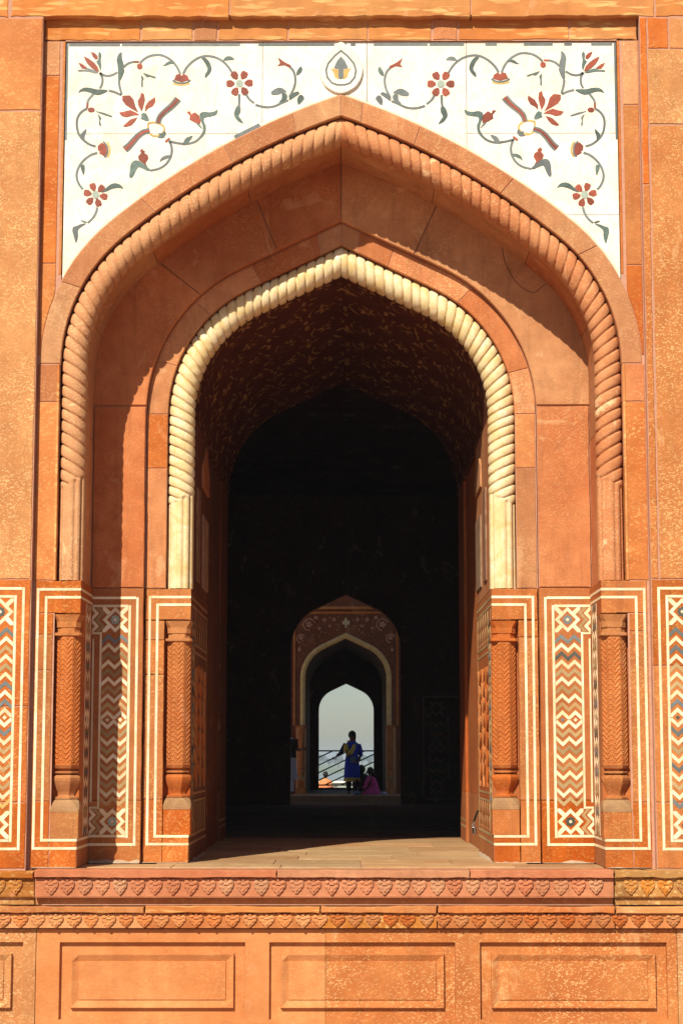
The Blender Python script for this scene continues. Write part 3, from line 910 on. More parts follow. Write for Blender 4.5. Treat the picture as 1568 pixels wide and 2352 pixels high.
VINE_OCHRE=[[(-1.994,7.599),(-1.92,7.611),(-1.838,7.576),(-1.819,7.515),(-1.896,7.453),(-1.97,7.469),(-1.997,7.538),(-1.994,7.599)],
 [(-1.743,8.026),(-1.653,8.006),(-1.571,8.028)],
 [(-2.418,7.395),(-2.39,7.342),(-2.389,7.281),(-2.414,7.234)]]
VINE_CUPS=[[(-1.748,8.06),(-1.711,8.036),(-1.653,8.025),(-1.594,8.036),(-1.563,8.064)],
 [(-2.457,7.402),(-2.417,7.358),(-2.41,7.304),(-2.418,7.258),(-2.443,7.234)]]

for s in (-1, 1):
    sp = spandrel[s]
    rv = random.Random(s + 5)
    def mir(p):
        k = 1 if s < 0 else -1
        if s < 0:
            return [(x, z) for x, z in p]
        # the right-hand panel was cut by hand too: no exact mirror image
        return [(k * x + .016 * math.sin(2.3 * z + 1.9 * x) - .006, z + .014 * math.sin(2.9 * x + .7)) for x, z in p]
    for q in VINE_STEMS:
        prism('vine_stem', FM, mir(stroke(q, .0255, .0225)), .0030, -.01, 'slate', sp)
    for q in VINE_LEAVES:
        prism('vine_leaf', FM, mir(smooth_poly(q)), .0036, -.01, rv.choice(['green', 'green', 'slate']), sp)
    for q in VINE_PETALS:
        prism('petal', FM, mir(q), .0042, -.01, 'red', sp)
    for q in VINE_CENTRES:
        prism('flower_centre', FM, mir(q), .0042, -.01, 'pale', sp)
    for q in VINE_RIBBONS:
        prism('ribbon', FM, mir(stroke(q, .056, .080)), .0030, -.01, 'slate', sp)
        prism('ribbon_core', FM, mir(stroke(q, .022, .036)), .0048, -.01, 'red', sp)
    for q in VINE_OCHRE:
        prism('ochre_band', FM, mir(stroke(q, .02)), .0026, -.01, 'ochre', sp)
    for q in VINE_CUPS:
        prism('flower_cup', FM, mir(stroke(q, .016)), .0050, -.01, 'slate', sp)
# medallion over the apex
med = empty('medallion', (0, 0, 0), gate)
def sym(h, c=0.0):
    return [(x + c, z) for x, z in h] + [(-x + c, z) for x, z in reversed(h) if x > 1e-6]
mo = [(0, 8.472), (.055, 8.43), (.142, 8.362), (.205, 8.262), (.230, 8.16), (.21, 8.06), (.155, 7.972), (.06, 7.915), (0, 7.90)]
prism('marble_disc', FM, smooth_poly(sym(mo)), .034, -.02, 'marble', med, .008)
mi = [(0, 8.377), (.07, 8.319), (.141, 8.232), (.165, 8.155), (.15, 8.073), (.1, 8.01), (.044, 7.989), (0, 7.987)]
full = sym(mi)
ins = inset(full[::-1] if area(full) < 0 else full, .0185)
fo = full[::-1] if area(full) < 0 else full
nn = len(fo)
vv, ff = [], []
for p in fo + ins:
    vv.append(FM(p[0], p[1], .0365))
for i in range(nn):
    j = (i + 1) % nn
    ff.append([i, j, nn + j, nn + i])
obj('slate_ring', mesh('slate_ring', vv, ff), 'slate', med)
prism('ochre_petals', FM, sym([(0, 8.062), (.035, 8.059), (.063, 8.078), (.081, 8.136), (.104, 8.172), (.077, 8.174), (.05, 8.165), (0, 8.16)]), .0362, .02, 'ochre', med)
prism('lily_leaf', FM, sym([(0, 8.058), (.016, 8.064), (.027, 8.087), (.023, 8.145), (.03, 8.174), (.053, 8.169), (.072, 8.184), (.04, 8.256), (0, 8.302)]), .0385, .02, 'slate', med)

MAT['crack'] = plain('dark_open_joint', (.14, .05, .025), .95, 0, .3)
# ---- outer arch ring (Y = .10) and jamb bands
for s in (-1, 1):
    ca, cb = arch_half(OUTER, .45, None), arch_half(OUTER, .245, None)
    cuts = [0, .20, .47, .70, .88, 1] if s < 0 else [0, .30, .55, .80, .945, 1]
    voussoirs('arch_ring_stone', F1, ca, cb, cuts, s, 'arch', gate, 0, .12, .006)
    for z0, z1, m in ((DT, 4.66, 'jamb' if s > 0 else 'block'), (4.66, 5.05, 'arch')):
        x0, x1 = s * 2.852, s * 3.082
        roughstone('jamb_stone', F1, x0, x1, z0, z1, m, gate, 0, .12, .004, 60 + int(z0))
        prism('jamb_fillet', F1, rect(min(s * 2.858, s * 2.882), max(s * 2.858, s * 2.882), z0, z1), .008, -.05, 'lintel', gate, .004)
    rope('rope_moulding', OUTER, .112, .134, s, .225, 3.83, DT + .004, 'rope_red', gate, .121)
    # deep soffit of the outer arch
    L = plen(arch_half(OUTER, 0, DT))
    soffit('soffit_stone', OUTER, .014, s, .225, .95, 'tymp', gate, DT, cuts=[0, .26, .45, .62, .82, 1])
    ca2, cb2 = arch_half(OUTER, .05, DT), arch_half(OUTER, .004, DT)
    voussoirs('soffit_fillet', front(.27), ca2, cb2, [0, .33, .66, 1], s, 'tymp', gate, 0, .12, .008)
# ---- tympanum wall between outer and inner arch (Y = .80)
for s in (-1, 1):
    ca = arch_half(OUTER, .02, 4.78)
    cb = arch_half(INNER, .493, 4.78)
    ca = [p for p in ca if p[1] >= 4.78 - 1e-6]
    cb = [p for p in cb if p[1] >= 4.78 - 1e-6]
    cuts = [0, .443, .752, 1] if s < 0 else [0, .72, 1]
    voussoirs('tympanum_stone', FT, ca, cb, cuts, s, 'tymp', gate, 0, .3, .007, gap=.0055)
    roughstone('recess_stone', FT, s * 2.065, s * 2.618, DT, 4.775, 'tymp', gate, 0, .3, .006, 71 + s)
    n = 50
    A, B = resample(arch_half(OUTER, .1, DT), [i / n for i in range(n + 1)]), resample(arch_half(INNER, .495, DT), [i / n for i in range(n + 1)])
    prism('pointing', front(.975), [(s * x, z) for x, z in A] + [(s * x, z) for x, z in reversed(B)], 0, -.05, 'joint', gate)
    A, B = resample(arch_half(INNER, .49, DT), [i / n for i in range(n + 1)]), resample(arch_half(INNER, .272, DT), [i / n for i in range(n + 1)])
    prism('pointing', front(1.0385), [(s * x, z) for x, z in A] + [(s * x, z) for x, z in reversed(B)], 0, -.05, 'joint', gate)
    A, B = resample(arch_half(OUTER, .46, 4.0), [i / n for i in range(n + 1)]), resample(arch_half(OUTER, .247, 4.0), [i / n for i in range(n + 1)])
    prism('pointing', front(.1095), [(s * x, z) for x, z in A] + [(s * x, z) for x, z in reversed(B)], 0, -.015, 'joint', gate)
    if s > 0:
        # old repair let into the right haunch, with dark open joints round it
        pts = [(1.729, 6.42), (1.751, 6.325), (1.80, 6.22), (1.864, 6.111), (1.95, 6.04), (2.049, 5.992), (2.10, 6.03), (2.13, 6.06)]
        prism('cracked_joint', FT, stroke([(1.715, 6.56)] + pts + [(2.19, 6.10)], .009, .006), .0015, -.01, 'crack', gate)
    # inner frame band
    ca, cb = arch_half(INNER, .486, 4.7), arch_half(INNER, .27, 4.7)
    cuts = [0, .19, .43, .66, .91, 1] if s < 0 else [0, .16, .5, .8, .93, 1]
    voussoirs('arch_band_stone', FI, ca, cb, cuts, s, ['arch', 'tymp'], gate, 0, .2, .006)
    for z0, z1, m in ((DT, 4.12, 'tymp'), (4.12, 4.70, 'block')):
        roughstone('jamb_stone', FI, s * 1.842, s * 2.055, z0, z1, m, gate, 0, .2, .004, 80 + int(z0 * 9))
    rope('rope_moulding', INNER, .134, .145, s, 1.17, 3.78, DT + .004, 'cream', gate, .106, label='cream marble twisted rope moulding round the inner arch')
# backing over the doorway so that no light leaks
for s in (-1, 1):
    ca, cb = arch_half(OUTER, .30, -.02), arch_half(INNER, .05, -.02)
    n = 60
    A, B = resample(ca, [i / n for i in range(n + 1)]), resample(cb, [i / n for i in range(n + 1)])
    poly = [(s * x, z) for x, z in A] + [(s * x, z) for x, z in reversed(B)]
    prism('core', front(1.25), poly, 0, -.3, 'mortar', gate)

# ---- dado: pilasters, sunk panels, colonnettes
def line_h(pl, u0, u1, v, par, w=.0255, h=.003):
    n = max(1, int(abs(u1 - u0) / .45))
    for i in range(n):
        a, b = u0 + (u1 - u0) * i / n, u0 + (u1 - u0) * (i + 1) / n
        prism('inlay_line', pl, rect(min(a, b), max(a, b) - .0015, v - w / 2, v + w / 2), h, -.008, 'line', par)
def line_v(pl, u, v0, v1, par, w=.0255, h=.003):
    n = max(1, int((v1 - v0) / .5))
    for i in range(n):
        a, b = v0 + (v1 - v0) * i / n, v0 + (v1 - v0) * (i + 1) / n
        prism('inlay_line', pl, rect(u - w / 2, u + w / 2, a, b - .0015), h, -.008, 'line', par)
def chevron_poly(w, v, t, up, axis_swap=False):
    """double-peaked zigzag band centred on v; up=+1 peaks at +-w/4"""
    us = [-w / 2, -w / 4, 0, w / 4, w / 2]
    A = w * .235
    hs = [0, A, 0, A, 0]
    top = [(u, v + up * h + t / 2) for u, h in zip(us, hs)]
    bot = [(u, v + up * h - t / 2) for u, h in zip(us, hs)]
    return top + bot[::-1]
def half_chevron(poly, keep):
    return poly
def strip(pl, uc, w, v0, v1, par, colours, seed=0, clip_u=None, ends=True):
    """zigzag inlay running up a panel, mirrored about its middle"""
    rnd = random.Random(seed)
    vc = (v0 + v1) / 2
    t, p = .044, .177 * w / .27
    def put(poly, m, nm='chevron'):
        poly = [(uc + u, v) for u, v in poly]
        if clip_u:
            poly = clip(poly, 0, clip_u[0], False)
            poly = clip(poly, 0, clip_u[1], True) if len(poly) > 2 else poly
        if len(poly) > 2:
            prism(nm, pl, poly, .003, -.008, m, par)
    for up in (1, -1):
        k = 0
        while True:
            v = vc + up * (.014 + p * k)
            if abs(v - vc) + t + w * .235 > (v1 - v0) / 2 + .02:
                break
            put(chevron_poly(w, v, t, up), 'line')
            v2 = v + up * p / 2
            if abs(v2 - vc) + t * .5 + w * .235 < (v1 - v0) / 2 + .035:
                put(chevron_poly(w, v2, t, up), rnd.choice(colours))
            k += 1
    for q in (-1, 1):
        c = (q * w / 4, vc)
        r = .022
        put([(c[0] - r, c[1]), (c[0], c[1] - r), (c[0] + r, c[1]), (c[0], c[1] + r)], rnd.choice(['line', 'slate', 'black']), 'diamond')
def corner(pl, uc, vc, w, par, flower='slate', clip_u=None):
    def put(poly, m, nm, h=.003):
        poly = [(uc + u, vc + v) for u, v in poly]
        if clip_u:
            poly = clip(poly, 0, clip_u[0], False)
            poly = clip(poly, 0, clip_u[1], True) if len(poly) > 2 else poly
        if len(poly) > 2:
            prism(nm, pl, poly, h, -.008, m, par)
    r, t = w / 2, .045
    for k in range(4):
        ca, sa = math.cos(k * math.pi / 2), math.sin(k * math.pi / 2)
        rot = lambda p: [(x * ca - y * sa, x * sa + y * ca) for x, y in p]
        put(rot([(r, 0), (0, r), (0, r - t), (r - t, 0)]), 'line', 'diamond_border')
        h = .0155
        put(rot([(r * .5 + h, r * .5 - h), (r - .001, r - 2 * h), (r - .001, r - .001), (r - 2 * h, r - .001), (r * .5 - h, r * .5 + h)]), 'line', 'diamond_arm', .0031)
    fl = [((.047 + .006 * math.cos(8 * a)) * math.cos(a), (.047 + .006 * math.cos(8 * a)) * math.sin(a)) for a in [i * math.pi / 20 for i in range(40)]]
    put(fl, flower, 'flower')
    put([(.016 * math.cos(a), .016 * math.sin(a)) for a in [i * math.pi / 5 for i in range(10)]], 'line', 'flower_centre', .0045)

def ring8(w, c, y0, z):
    """half-octagon plan section (engaged in the wall): width w, chamfer c, reaching out to y=-w/2"""
    h = w / 2
    return [(-h, y0, z), (-h, -h + c, z), (-h + c, -h, z), (h - c, -h, z), (h, -h + c, z), (h, y0, z)]
def loft(sections, name, smooth=False):
    v, f = [], []
    m = len(sections[0])
    for sct in sections:
        v += sct
    for i in range(len(sections) - 1):
        for j in range(m - 1):
            f.append([i * m + j, i * m + j + 1, (i + 1) * m + j + 1, (i + 1) * m + j])
    f.append(list(range(m))[::-1])
    f.append([(len(sections) - 1) * m + j for j in range(m)])
    return mesh(name, v, f, smooth)
def shaft_mesh(w, z0, z1):
    """octagonal shaft with carved herringbone on its faces"""
    c = w * .29
    h = w / 2
    yb = .06
    fac = [((-h, yb), (-h, -h + c)), ((-h, -h + c), (-h + c, -h)), ((-h + c, -h), (h - c, -h)), ((h - c, -h), (h, -h + c)), ((h, -h + c), (h, yb))]
    v, f = [], []
    pitch = .05
    nz = int((z1 - z0) / pitch * 7)
    for (a, b) in fac:
        dx, dy = b[0] - a[0], b[1] - a[1]
        L = math.hypot(dx, dy)
        nx, ny = dy / L, -dx / L
        if nx * (a[0] + b[0]) + ny * (a[1] + b[1] - .1) < 0:
            nx, ny = -nx, -ny
        nu = 8
        b0 = len(v)
        for i in range(nz + 1):
            z = z0 + (z1 - z0) * i / nz
            for j in range(nu + 1):
                t = j / nu
                edge = min(t, 1 - t) * L
                ph = (z - abs(t - .5) * L * 1.15) / pitch
                fr = ph - math.floor(ph)
                d = .013 * (1 - fr) if fr > .14 else .013 * fr / .14
                if edge < .004 or z - z0 < .03 or z1 - z < .02:
                    d = .004
                v.append((a[0] + dx * t + nx * (d - .008), a[1] + dy * t + ny * (d - .008), z))
        m = nu + 1
        for i in range(nz):
            for j in range(nu):
                f.append([b0 + i * m + j, b0 + i * m + j + 1, b0 + (i + 1) * m + j + 1, b0 + (i + 1) * m + j])
    return mesh('shaft', v, f)
SH = .255
shaft_me = shaft_mesh(SH, 1.0, 2.285)
cap_me = loft([ring8(.265, .02, .08, 2.285), ring8(.275, .02, .08, 2.292), ring8(.275, .02, .08, 2.315), ring8(.225, .05, .08, 2.322), ring8(.225, .05, .08, 2.37), ring8(.24, .045, .08, 2.372), ring8(.245, .04, .08, 2.43), ring8(.262, .03, .08, 2.46), ring8(.285, .02, .08, 2.50)], 'capital')
neck_me = loft([ring8(.155, .045, .08, .911), ring8(.155, .045, .08, .921), ring8(.232, .06, .08, .924), ring8(.236, .06, .08, .940), ring8(.16, .045, .08, .946), ring8(.16, .045, .08, .960), ring8(.235, .065, .08, .972), ring8(.262, .07, .08, .999)], 'neck')
def bulb():
    sec = []
    for z, w in [(.668, .19), (.671, .230), (.688, .232), (.693, .18), (.70, .155), (.715, .155), (.74, .172), (.78, .212), (.82, .248), (.85, .268), (.875, .274), (.892, .262), (.903, .225), (.91, .16)]:
        sec.append(ring8(w, w * .30, .08, z))
    return loft(sec, 'bulb')
bulb_me = bulb()
lotus_me = loft([ring8(.288, .010, .08, .545), ring8(.290, .012, .08, .57), ring8(.286, .03, .08, .60), ring8(.272, .05, .08, .635), ring8(.248, .06, .08, .657), ring8(.21, .06, .08, .667)], 'lotus')
def base_block():
    b = Buf()
    sec = [ring8(.282, .006, .08, .285), ring8(.282, .006, .08, .548)]
    me = loft(sec, 'base')
    return me
base_me = base_block()
def colonnette(X, Y, label, parent):
    c = empty('colonnette', (X, Y, 0), parent)
    c['label'] = label
    for nm, me, m in (('shaft', shaft_me, 'carved'), ('capital', cap_me, 'carved'), ('neck', neck_me, 'carved'), ('bulb', bulb_me, 'carved'), ('lotus', lotus_me, 'cap'), ('base', base_me, 'dado')):
        obj(nm, me, m, c)
    return c

def dado_pilaster(s, xi, xo, Y, nm, stone_mat, lines, zb, seed):
    """pilaster from |x|=xi (corner to the opening) to xo, with the colonnette sunk in its inner half"""
    pl = front(Y)
    d = empty('dado_pilaster', (0, 0, 0), gate)
    xn = xi + .275                      # outer side of the colonnette niche
    jz = [.0, .285, .66, 1.96, 2.28, 2.52, DT]
    # outer part in courses
    cuts = [zb, .65, 1.94, 2.30, 2.505] if s < 0 else [zb, .64, 2.33, 2.505]
    for i, (a, b) in enumerate(zip(cuts, cuts[1:])):
        roughstone('dado_stone', pl, s * xn, s * xo, a, b, stone_mat, d, 0, .3, .004, seed + i, gap=.002)
    roughstone('dado_stone', pl, s * (xi), s * xo, 2.507, DT - .002, stone_mat, d, 0, .3, .006, seed + 9, gap=.001)
    roughstone('dado_stone', pl, s * (xi), s * (xn), zb, .283, stone_mat, d, 0, .3, .006, seed + 8, gap=.001)
    roughstone('dado_stone', pl, s * (xi), s * (xn + .01), .283, 2.507, 'dadored', d, -.13, .2, .003, seed + 7, gap=.001)
    o, i_ = lines
    line_v(pl, s * o, .19 - .0135, 2.75 + .0135, d)
    line_v(pl, s * i_, .27 - .0135, 2.67 + .0135, d)
    for v in (.19, 2.75):
        line_h(pl, s * (o - .0145), s * xi, v, d)
    for v in (.27, 2.67):
        line_h(pl, s * (i_ - .0145), s * xi, v, d)
    return d
CT = ['tan', 'tan', 'tan', 'tan', 'slate']
for s in (-1, 1):
    lr = 'left' if s < 0 else 'right'
    po = dado_pilaster(s, 2.60, 3.06, .10, 'outer', 'dado', (3.03, 2.948), .0, 100 + s * 20)
    pi_ = dado_pilaster(s, 1.575, 2.06, 1.03, 'inner', 'dado', (2.007, 1.927), .0, 200 + s * 20)
    colonnette(s * 2.728, .243, 'carved herringbone colonnette on the outer pilaster, %s of the doorway' % lr, gate)
    colonnette(s * 1.703, 1.173, 'carved herringbone colonnette on the inner pilaster, %s of the doorway' % lr, gate)
    # main wall dado (Y = 0)
    dm = empty('dado_panel', (0, 0, 0), gate)
    for i, (z0, z1) in enumerate([(-.0, .64), (.64, 1.78 + .2 * s), (1.78 + .2 * s, DT)]):
        roughstone('dado_stone', F0, s * 3.088, s * 4.6, z0, z1, 'dado', dm, 0, .15, .006, 300 + i + 5 * s, gap=.0015)
    line_v(F0, s * 3.158, .19 - .0135, 2.75 + .0135, dm)
    line_v(F0, s * 3.238, .27 - .0135, 2.67 + .0135, dm)
    for v in (.19, 2.75):
        line_h(F0, s * 3.173, s * 4.3, v, dm)
    for v in (.27, 2.67):
        line_h(F0, s * 3.253, s * 4.22, v, dm)
    cm = ['slate', 'slate', 'tan', 'slate'] if s > 0 else ['slate', 'tan', 'ochre', 'tan', 'slate']
    strip(F0, s * 3.388, .27, .56, 2.38, dm, cm, 11 + s)
    corner(F0, s * 3.388, 2.517, .27, dm, 'black')
    corner(F0, s * 3.388, .422, .27, dm, 'black')
    line_v(F0, s * 3.537, .57, 2.37, dm, .022)
    # recess panel (Y = .80)
    dr = empty('dado_panel', (0, 0, 0), gate)
    for i, (z0, z1) in enumerate([(-.0, .64), (.64, DT)]):
        roughstone('dado_stone', FT, s * 2.065, s * 2.604, z0, z1, 'dadored' if i else 'dado', dr, 0, .2, .004, 330 + i + 5 * s, gap=.0015)
    cu = (-2.599, -2.05) if s < 0 else (2.05, 2.599)
    line_v(FT, s * 2.129, .19 - .0135, 2.75 - .008, dr)
    line_v(FT, s * 2.208, .27 - .0135, 2.67 - .012, dr)
    for v in (.19, 2.735):
        line_h(FT, s * 2.1435, s * 2.6, v, dr)
    for v in (.275, 2.65):
        line_h(FT, s * 2.2225, s * 2.6, v, dr)
    cc = CT if s < 0 else ['tan', 'tan', 'tan', 'slate', 'black']
    strip(FT, s * 2.358, .268, .56, 2.372, dr, cc, 21 + s)
    corner(FT, s * 2.358, 2.506, .268, dr, 'pale' if s < 0 else 'slate')
    corner(FT, s * 2.358, .423, .268, dr, 'pale' if s < 0 else 'black')
    line_v(FT, s * 2.506, .552, 2.378, dr, .022)
    line_v(FT, s * 2.584, .62, 2.31, dr, .018)
    for v in (.565, 2.366):
        line_h(FT, s * 2.518, s * 2.6, v, dr, .022)
    # short zigzags at the turned corners
    for vc_ in (2.506, .423):
        for k, (uo, m) in enumerate([(.172, 'tan'), (.232, 'line')]):
            A = .062
            t = .042
            pts = [(-.134, 0), (-.067, A), (0, 0), (.067, A), (.134, 0)]
            poly = [(s * (2.358 + uo - h), vc_ + q) for q, h in pts] + [(s * (2.358 + uo - h + t), vc_ + q) for q, h in reversed(pts)]
            poly = clip(poly, 0, cu[0], False)
            poly = clip(poly, 0, cu[1], True)
            if len(poly) > 2:
                prism('chevron', FT, poly, .003, -.008, m, dr)
    # flanking face between pilaster and recess (x = 2.60)
    SP = side(s * 2.60, s)
    ds = empty('dado_panel', (0, 0, 0), gate)
    for y0, z0, z1 in ((.102, 0, .283), (.245, .283, 1.5), (.245, 1.5, 2.507), (.102, 2.507, DT)):
        roughstone('dado_stone', SP, y0, .948, z0, z1, 'dadored', ds, 0, .15, .003, 350 + s, gap=.001)
    for v in (.19, .27, 2.75, 2.67):
        line_h(SP, .11, .94, v, ds)
    strip(SP, .66, .30, .31, 2.63, ds, ['black', 'tan', 'slate'], 5 + s)
    for u in (.49, .83):
        line_v(SP, u, .30, 2.64, ds, .02)

# ---- passage through the gate (x = +-1.56, Y 1.02 .. 7.1)
for s in (-1, 1):
    SJ = side(s * 1.573, s)
    pm = 'dim' if s < 0 else 'dadored'  # left wall takes the darkened stone for its shade, right wall does not
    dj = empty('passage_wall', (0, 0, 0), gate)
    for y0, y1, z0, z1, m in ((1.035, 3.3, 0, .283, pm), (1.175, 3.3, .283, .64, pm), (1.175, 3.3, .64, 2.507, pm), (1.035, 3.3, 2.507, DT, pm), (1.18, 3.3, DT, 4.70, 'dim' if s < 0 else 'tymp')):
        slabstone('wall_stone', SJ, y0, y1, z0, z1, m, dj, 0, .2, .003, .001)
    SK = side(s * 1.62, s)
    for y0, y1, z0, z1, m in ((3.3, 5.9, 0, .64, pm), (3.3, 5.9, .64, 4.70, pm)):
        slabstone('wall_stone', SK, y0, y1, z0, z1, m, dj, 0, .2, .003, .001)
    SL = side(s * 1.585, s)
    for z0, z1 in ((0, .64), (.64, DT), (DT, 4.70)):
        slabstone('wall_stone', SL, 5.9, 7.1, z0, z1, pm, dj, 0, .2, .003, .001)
    keep_line = MAT['line']
    MAT['line'] = MAT['cap'] if s < 0 else MAT['tan']
    for v in (.19, .27, 2.75, 2.67):
        line_h(SJ, 1.08, 3.28, v, dj)
    for v in (.62, .70, 2.20, 2.28):
        line_h(SJ, 1.52, 3.20, v, dj, .022)
    for v in (.19, .27):
        line_h(SL, 5.95, 7.05, v, dj)
    line_v(SJ, 1.50, .30, 2.64, dj, .022)
    line_v(SJ, 1.19, .30, 2.64, dj, .022)
    line_v(SJ, 3.21, .30, 2.64, dj, .022)
    strip(SJ, 1.345, .27, .31, 2.63, dj, ['black', 'slate', 'tan'], 8 + s)
    # wavy strips above and below the big panel
    for vb, vt in ((.30, .60), (2.31, 2.64)):
        for k in range(6):
            u = 1.64 + k * .29
            pts = [(u + .035 * math.sin(i * 1.2), vb + (vt - vb) * i / 12) for i in range(13)]
            prism('wavy_inlay', SJ, stroke(pts, .05), .003, -.008, 'line', dj)
    MAT['line'] = keep_line
    # carved flowering plants in the big panel
    for k, u in enumerate((1.75, 2.3, 2.85)):
        prism('carved_stem', SJ, stroke([(u, .76), (u + .03, 1.1), (u - .03, 1.5), (u, 2.05)], .03), .02, -.01, 'carved', dj, .006)
        for q in range(7):
            v = .82 + q * .175 + random.uniform(-.03, .03) + .05 * (k % 2)
            for e in (-1, 1):
                lp = [(u, v), (u + e * .08, v + .02), (u + e * .2, v + .10), (u + e * .22, v + .18), (u + e * .12, v + .14), (u + e * .03, v + .06)]
                prism('carved_leaf', SJ, smooth_poly(lp), random.uniform(.008, .02), -.01, 'carved', dj, .006)
    # plastered strips above the dado and a blind pointed niche
    for y0, y1 in ((1.6, 2.0), (2.4, 3.2)):
        prism('plaster_panel', SJ, rect(y0, y1, 2.98, 4.0 if y0 < 2 else 3.8), .016, -.01, 'plaster', dj, .01)
    prism('niche_frame', SJ, [(2.3, 4.10), (3.2, 4.10), (3.2, 4.35), (2.75, 4.62), (2.3, 4.35)], .02, -.01, 'tymp', dj, .01)
    # vault
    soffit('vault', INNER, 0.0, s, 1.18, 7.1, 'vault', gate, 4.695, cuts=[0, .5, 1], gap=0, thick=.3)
    # back face of the gate block
    ca, cb = arch_half(OUTER, 3.0, -.02), arch_half(INNER, .02, -.02)
    n = 60
    A, B = resample(ca, [i / n for i in range(n + 1)]), resample(cb, [i / n for i in range(n + 1)])
    poly = [(s * x, z) for x, z in A] + [(s * x, z) for x, z in reversed(B)]
    prism('back_wall', front(6.8), poly, 0, -.3, 'dim', gate)
    box('side_wall', s * 4.3, s * 4.6, 1.2, 7.1, -.3, 10.2, 'wall', gate)
box('gate_roof', -4.6, 4.6, 1.2, 7.1, 9.9, 10.2, 'wall', gate)

MAT['dust'] = plain('pale_dust', (.52, .38, .25), .95, .08, .35, scale=30)
def drift(pl, u0, u1, hmax, seed):
    rn = random.Random(seed)
    n = max(6, int(abs(u1 - u0) / .035))
    top, h = [], .3
    for i in range(n + 1):
        h = max(.12, min(1, h + rn.uniform(-.3, .3)))
        top.append((u0 + (u1 - u0) * i / n, .001 + hmax * h))
    v, f = [], []
    for u, hh in top:
        v += [pl(u, .002, .03 + hh * .8), pl(u, hh * .7, .010), pl(u, hh, -.004)]
    for i in range(n):
        for q in range(2):
            f.append([3 * i + q, 3 * i + 3 + q, 3 * i + 4 + q, 3 * i + 1 + q])
    obj('dust_drift', mesh('dust_drift', v, f, True), 'dust', floor)
for s in (-1, 1):
    drift(FT, s * 2.07, s * 2.59, .05, 3 + s)
    drift(FI, s * 1.585, s * 2.05, .045, 8 + s)
    drift(F1, s * 2.61, s * 3.05, .02, 12 + s)
    drift(side(s * 1.573, s), 1.05, 3.2, .03, 17 + s)

# ---- padlock hanging on the right jamb
pad = thing('padlock', 'small steel padlock hanging on a chain at the right door jamb', 'padlock', (1.54, 3.36, .30))
SPd = Plane((0, 0, 0), (.35, -.94, 0), (0, 0, 1), (-.94, -.35, 0))
prism('lock_body', SPd, rect(-.035, .035, -.10, -.02), .03, .005, 'steel', pad, .006)
def tube_data(path, radii, seg=8, sx=1.0, sy=1.0, cap=True):
    v, f = [], []
    n = len(path)
    up0 = Vector((0, 0, 1))
    for i, p in enumerate(path):
        p = Vector(p)
        a, b = Vector(path[max(0, i - 1)]), Vector(path[min(n - 1, i + 1)])
        t = (b - a).normalized()
        ref = Vector((0, 1, 0)) if abs(t.z) > .7 else up0
        u = t.cross(ref).normalized()
        w = u.cross(t).normalized()
        r = radii[i] if isinstance(radii, (list, tuple)) else radii
        for k in range(seg):
            g = 2 * math.pi * k / seg
            v.append(p + u * (r * sx * math.cos(g)) + w * (r * sy * math.sin(g)))
    for i in range(n - 1):
        for k in range(seg):
            k2 = (k + 1) % seg
            f.append([i * seg + k, i * seg + k2, (i + 1) * seg + k2, (i + 1) * seg + k])
    if cap:
        f.append(list(range(seg))[::-1])
        f.append([(n - 1) * seg + k for k in range(seg)])
    return v, f
obj('shackle', mesh('shackle', *tube_data([(-.03, .02, -.03), (-.035, .03, .02), (-.025, .02, .05), (-.015, -.01, .05), (-.02, -.02, .02), (-.02, -.02, -.03)], .006, 6)), 'steel', pad)
obj('chain', mesh('chain', *tube_data([(-.02, 0, .04), (.0, .0, .10), (.03, .02, .17)], .012, 6)), 'iron', pad)

# ================================================================== DARK HALL behind the gateway
hall = thing('vaulted_hall', 'dark sandstone hall seen through the doorway, with a pointed arch in its far wall', 'hall')
HX = 3.4
struct(obj('bounce_court', mesh('bounce_court', *box_data(-30, 30, 10.0, 27.755, -11.4, -.38)), 'floor', None))  # unseen sunlit ground, added to bounce light towards the far gateway
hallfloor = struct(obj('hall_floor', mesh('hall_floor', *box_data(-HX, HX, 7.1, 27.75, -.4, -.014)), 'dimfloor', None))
y = 7.1
slabs = {}
rr = random.Random(9)
P = Plane((0, 0, 0), (1, 0, 0), (0, 1, 0), (0, 0, 1))
while y < 27.7:
    d = 1.1 if y < 14 else 1.9
    y1 = min(27.75, y + d)
    x = -2.7 - rr.random() * .5
    while x < 2.7:
        w = rr.choice([1.1, 1.4])
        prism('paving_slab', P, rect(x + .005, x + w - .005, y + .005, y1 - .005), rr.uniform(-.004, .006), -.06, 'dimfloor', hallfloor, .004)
        x += w
    y = y1
for s in (-1, 1):
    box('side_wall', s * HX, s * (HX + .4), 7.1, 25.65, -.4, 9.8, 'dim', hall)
box('ceiling', -HX - .4, HX + .4, 7.1, 25.65, 7.2, 9.8, 'dim', hall)  # block made tall to keep direct sun off the gateway behind
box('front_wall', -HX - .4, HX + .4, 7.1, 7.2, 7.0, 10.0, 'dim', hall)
REAR = (1.272, 3.614, 1.003, 1.121, 4.857)
def wall_with_arch(name, prm, y0, y1, hx, zt, mat, parent, zb=-.1):
    for s in (-1, 1):
        c = arch_half(prm, 0, zb)
        poly = [(s * x, z) for x, z in c] + [(0, zt), (s * hx, zt), (s * hx, zb)]
        prism(name, front(y0), poly, 0, -(y1 - y0), mat, parent)
wall_with_arch('rear_wall', REAR, 25.3, 25.65, HX, 7.2, 'dim', hall)
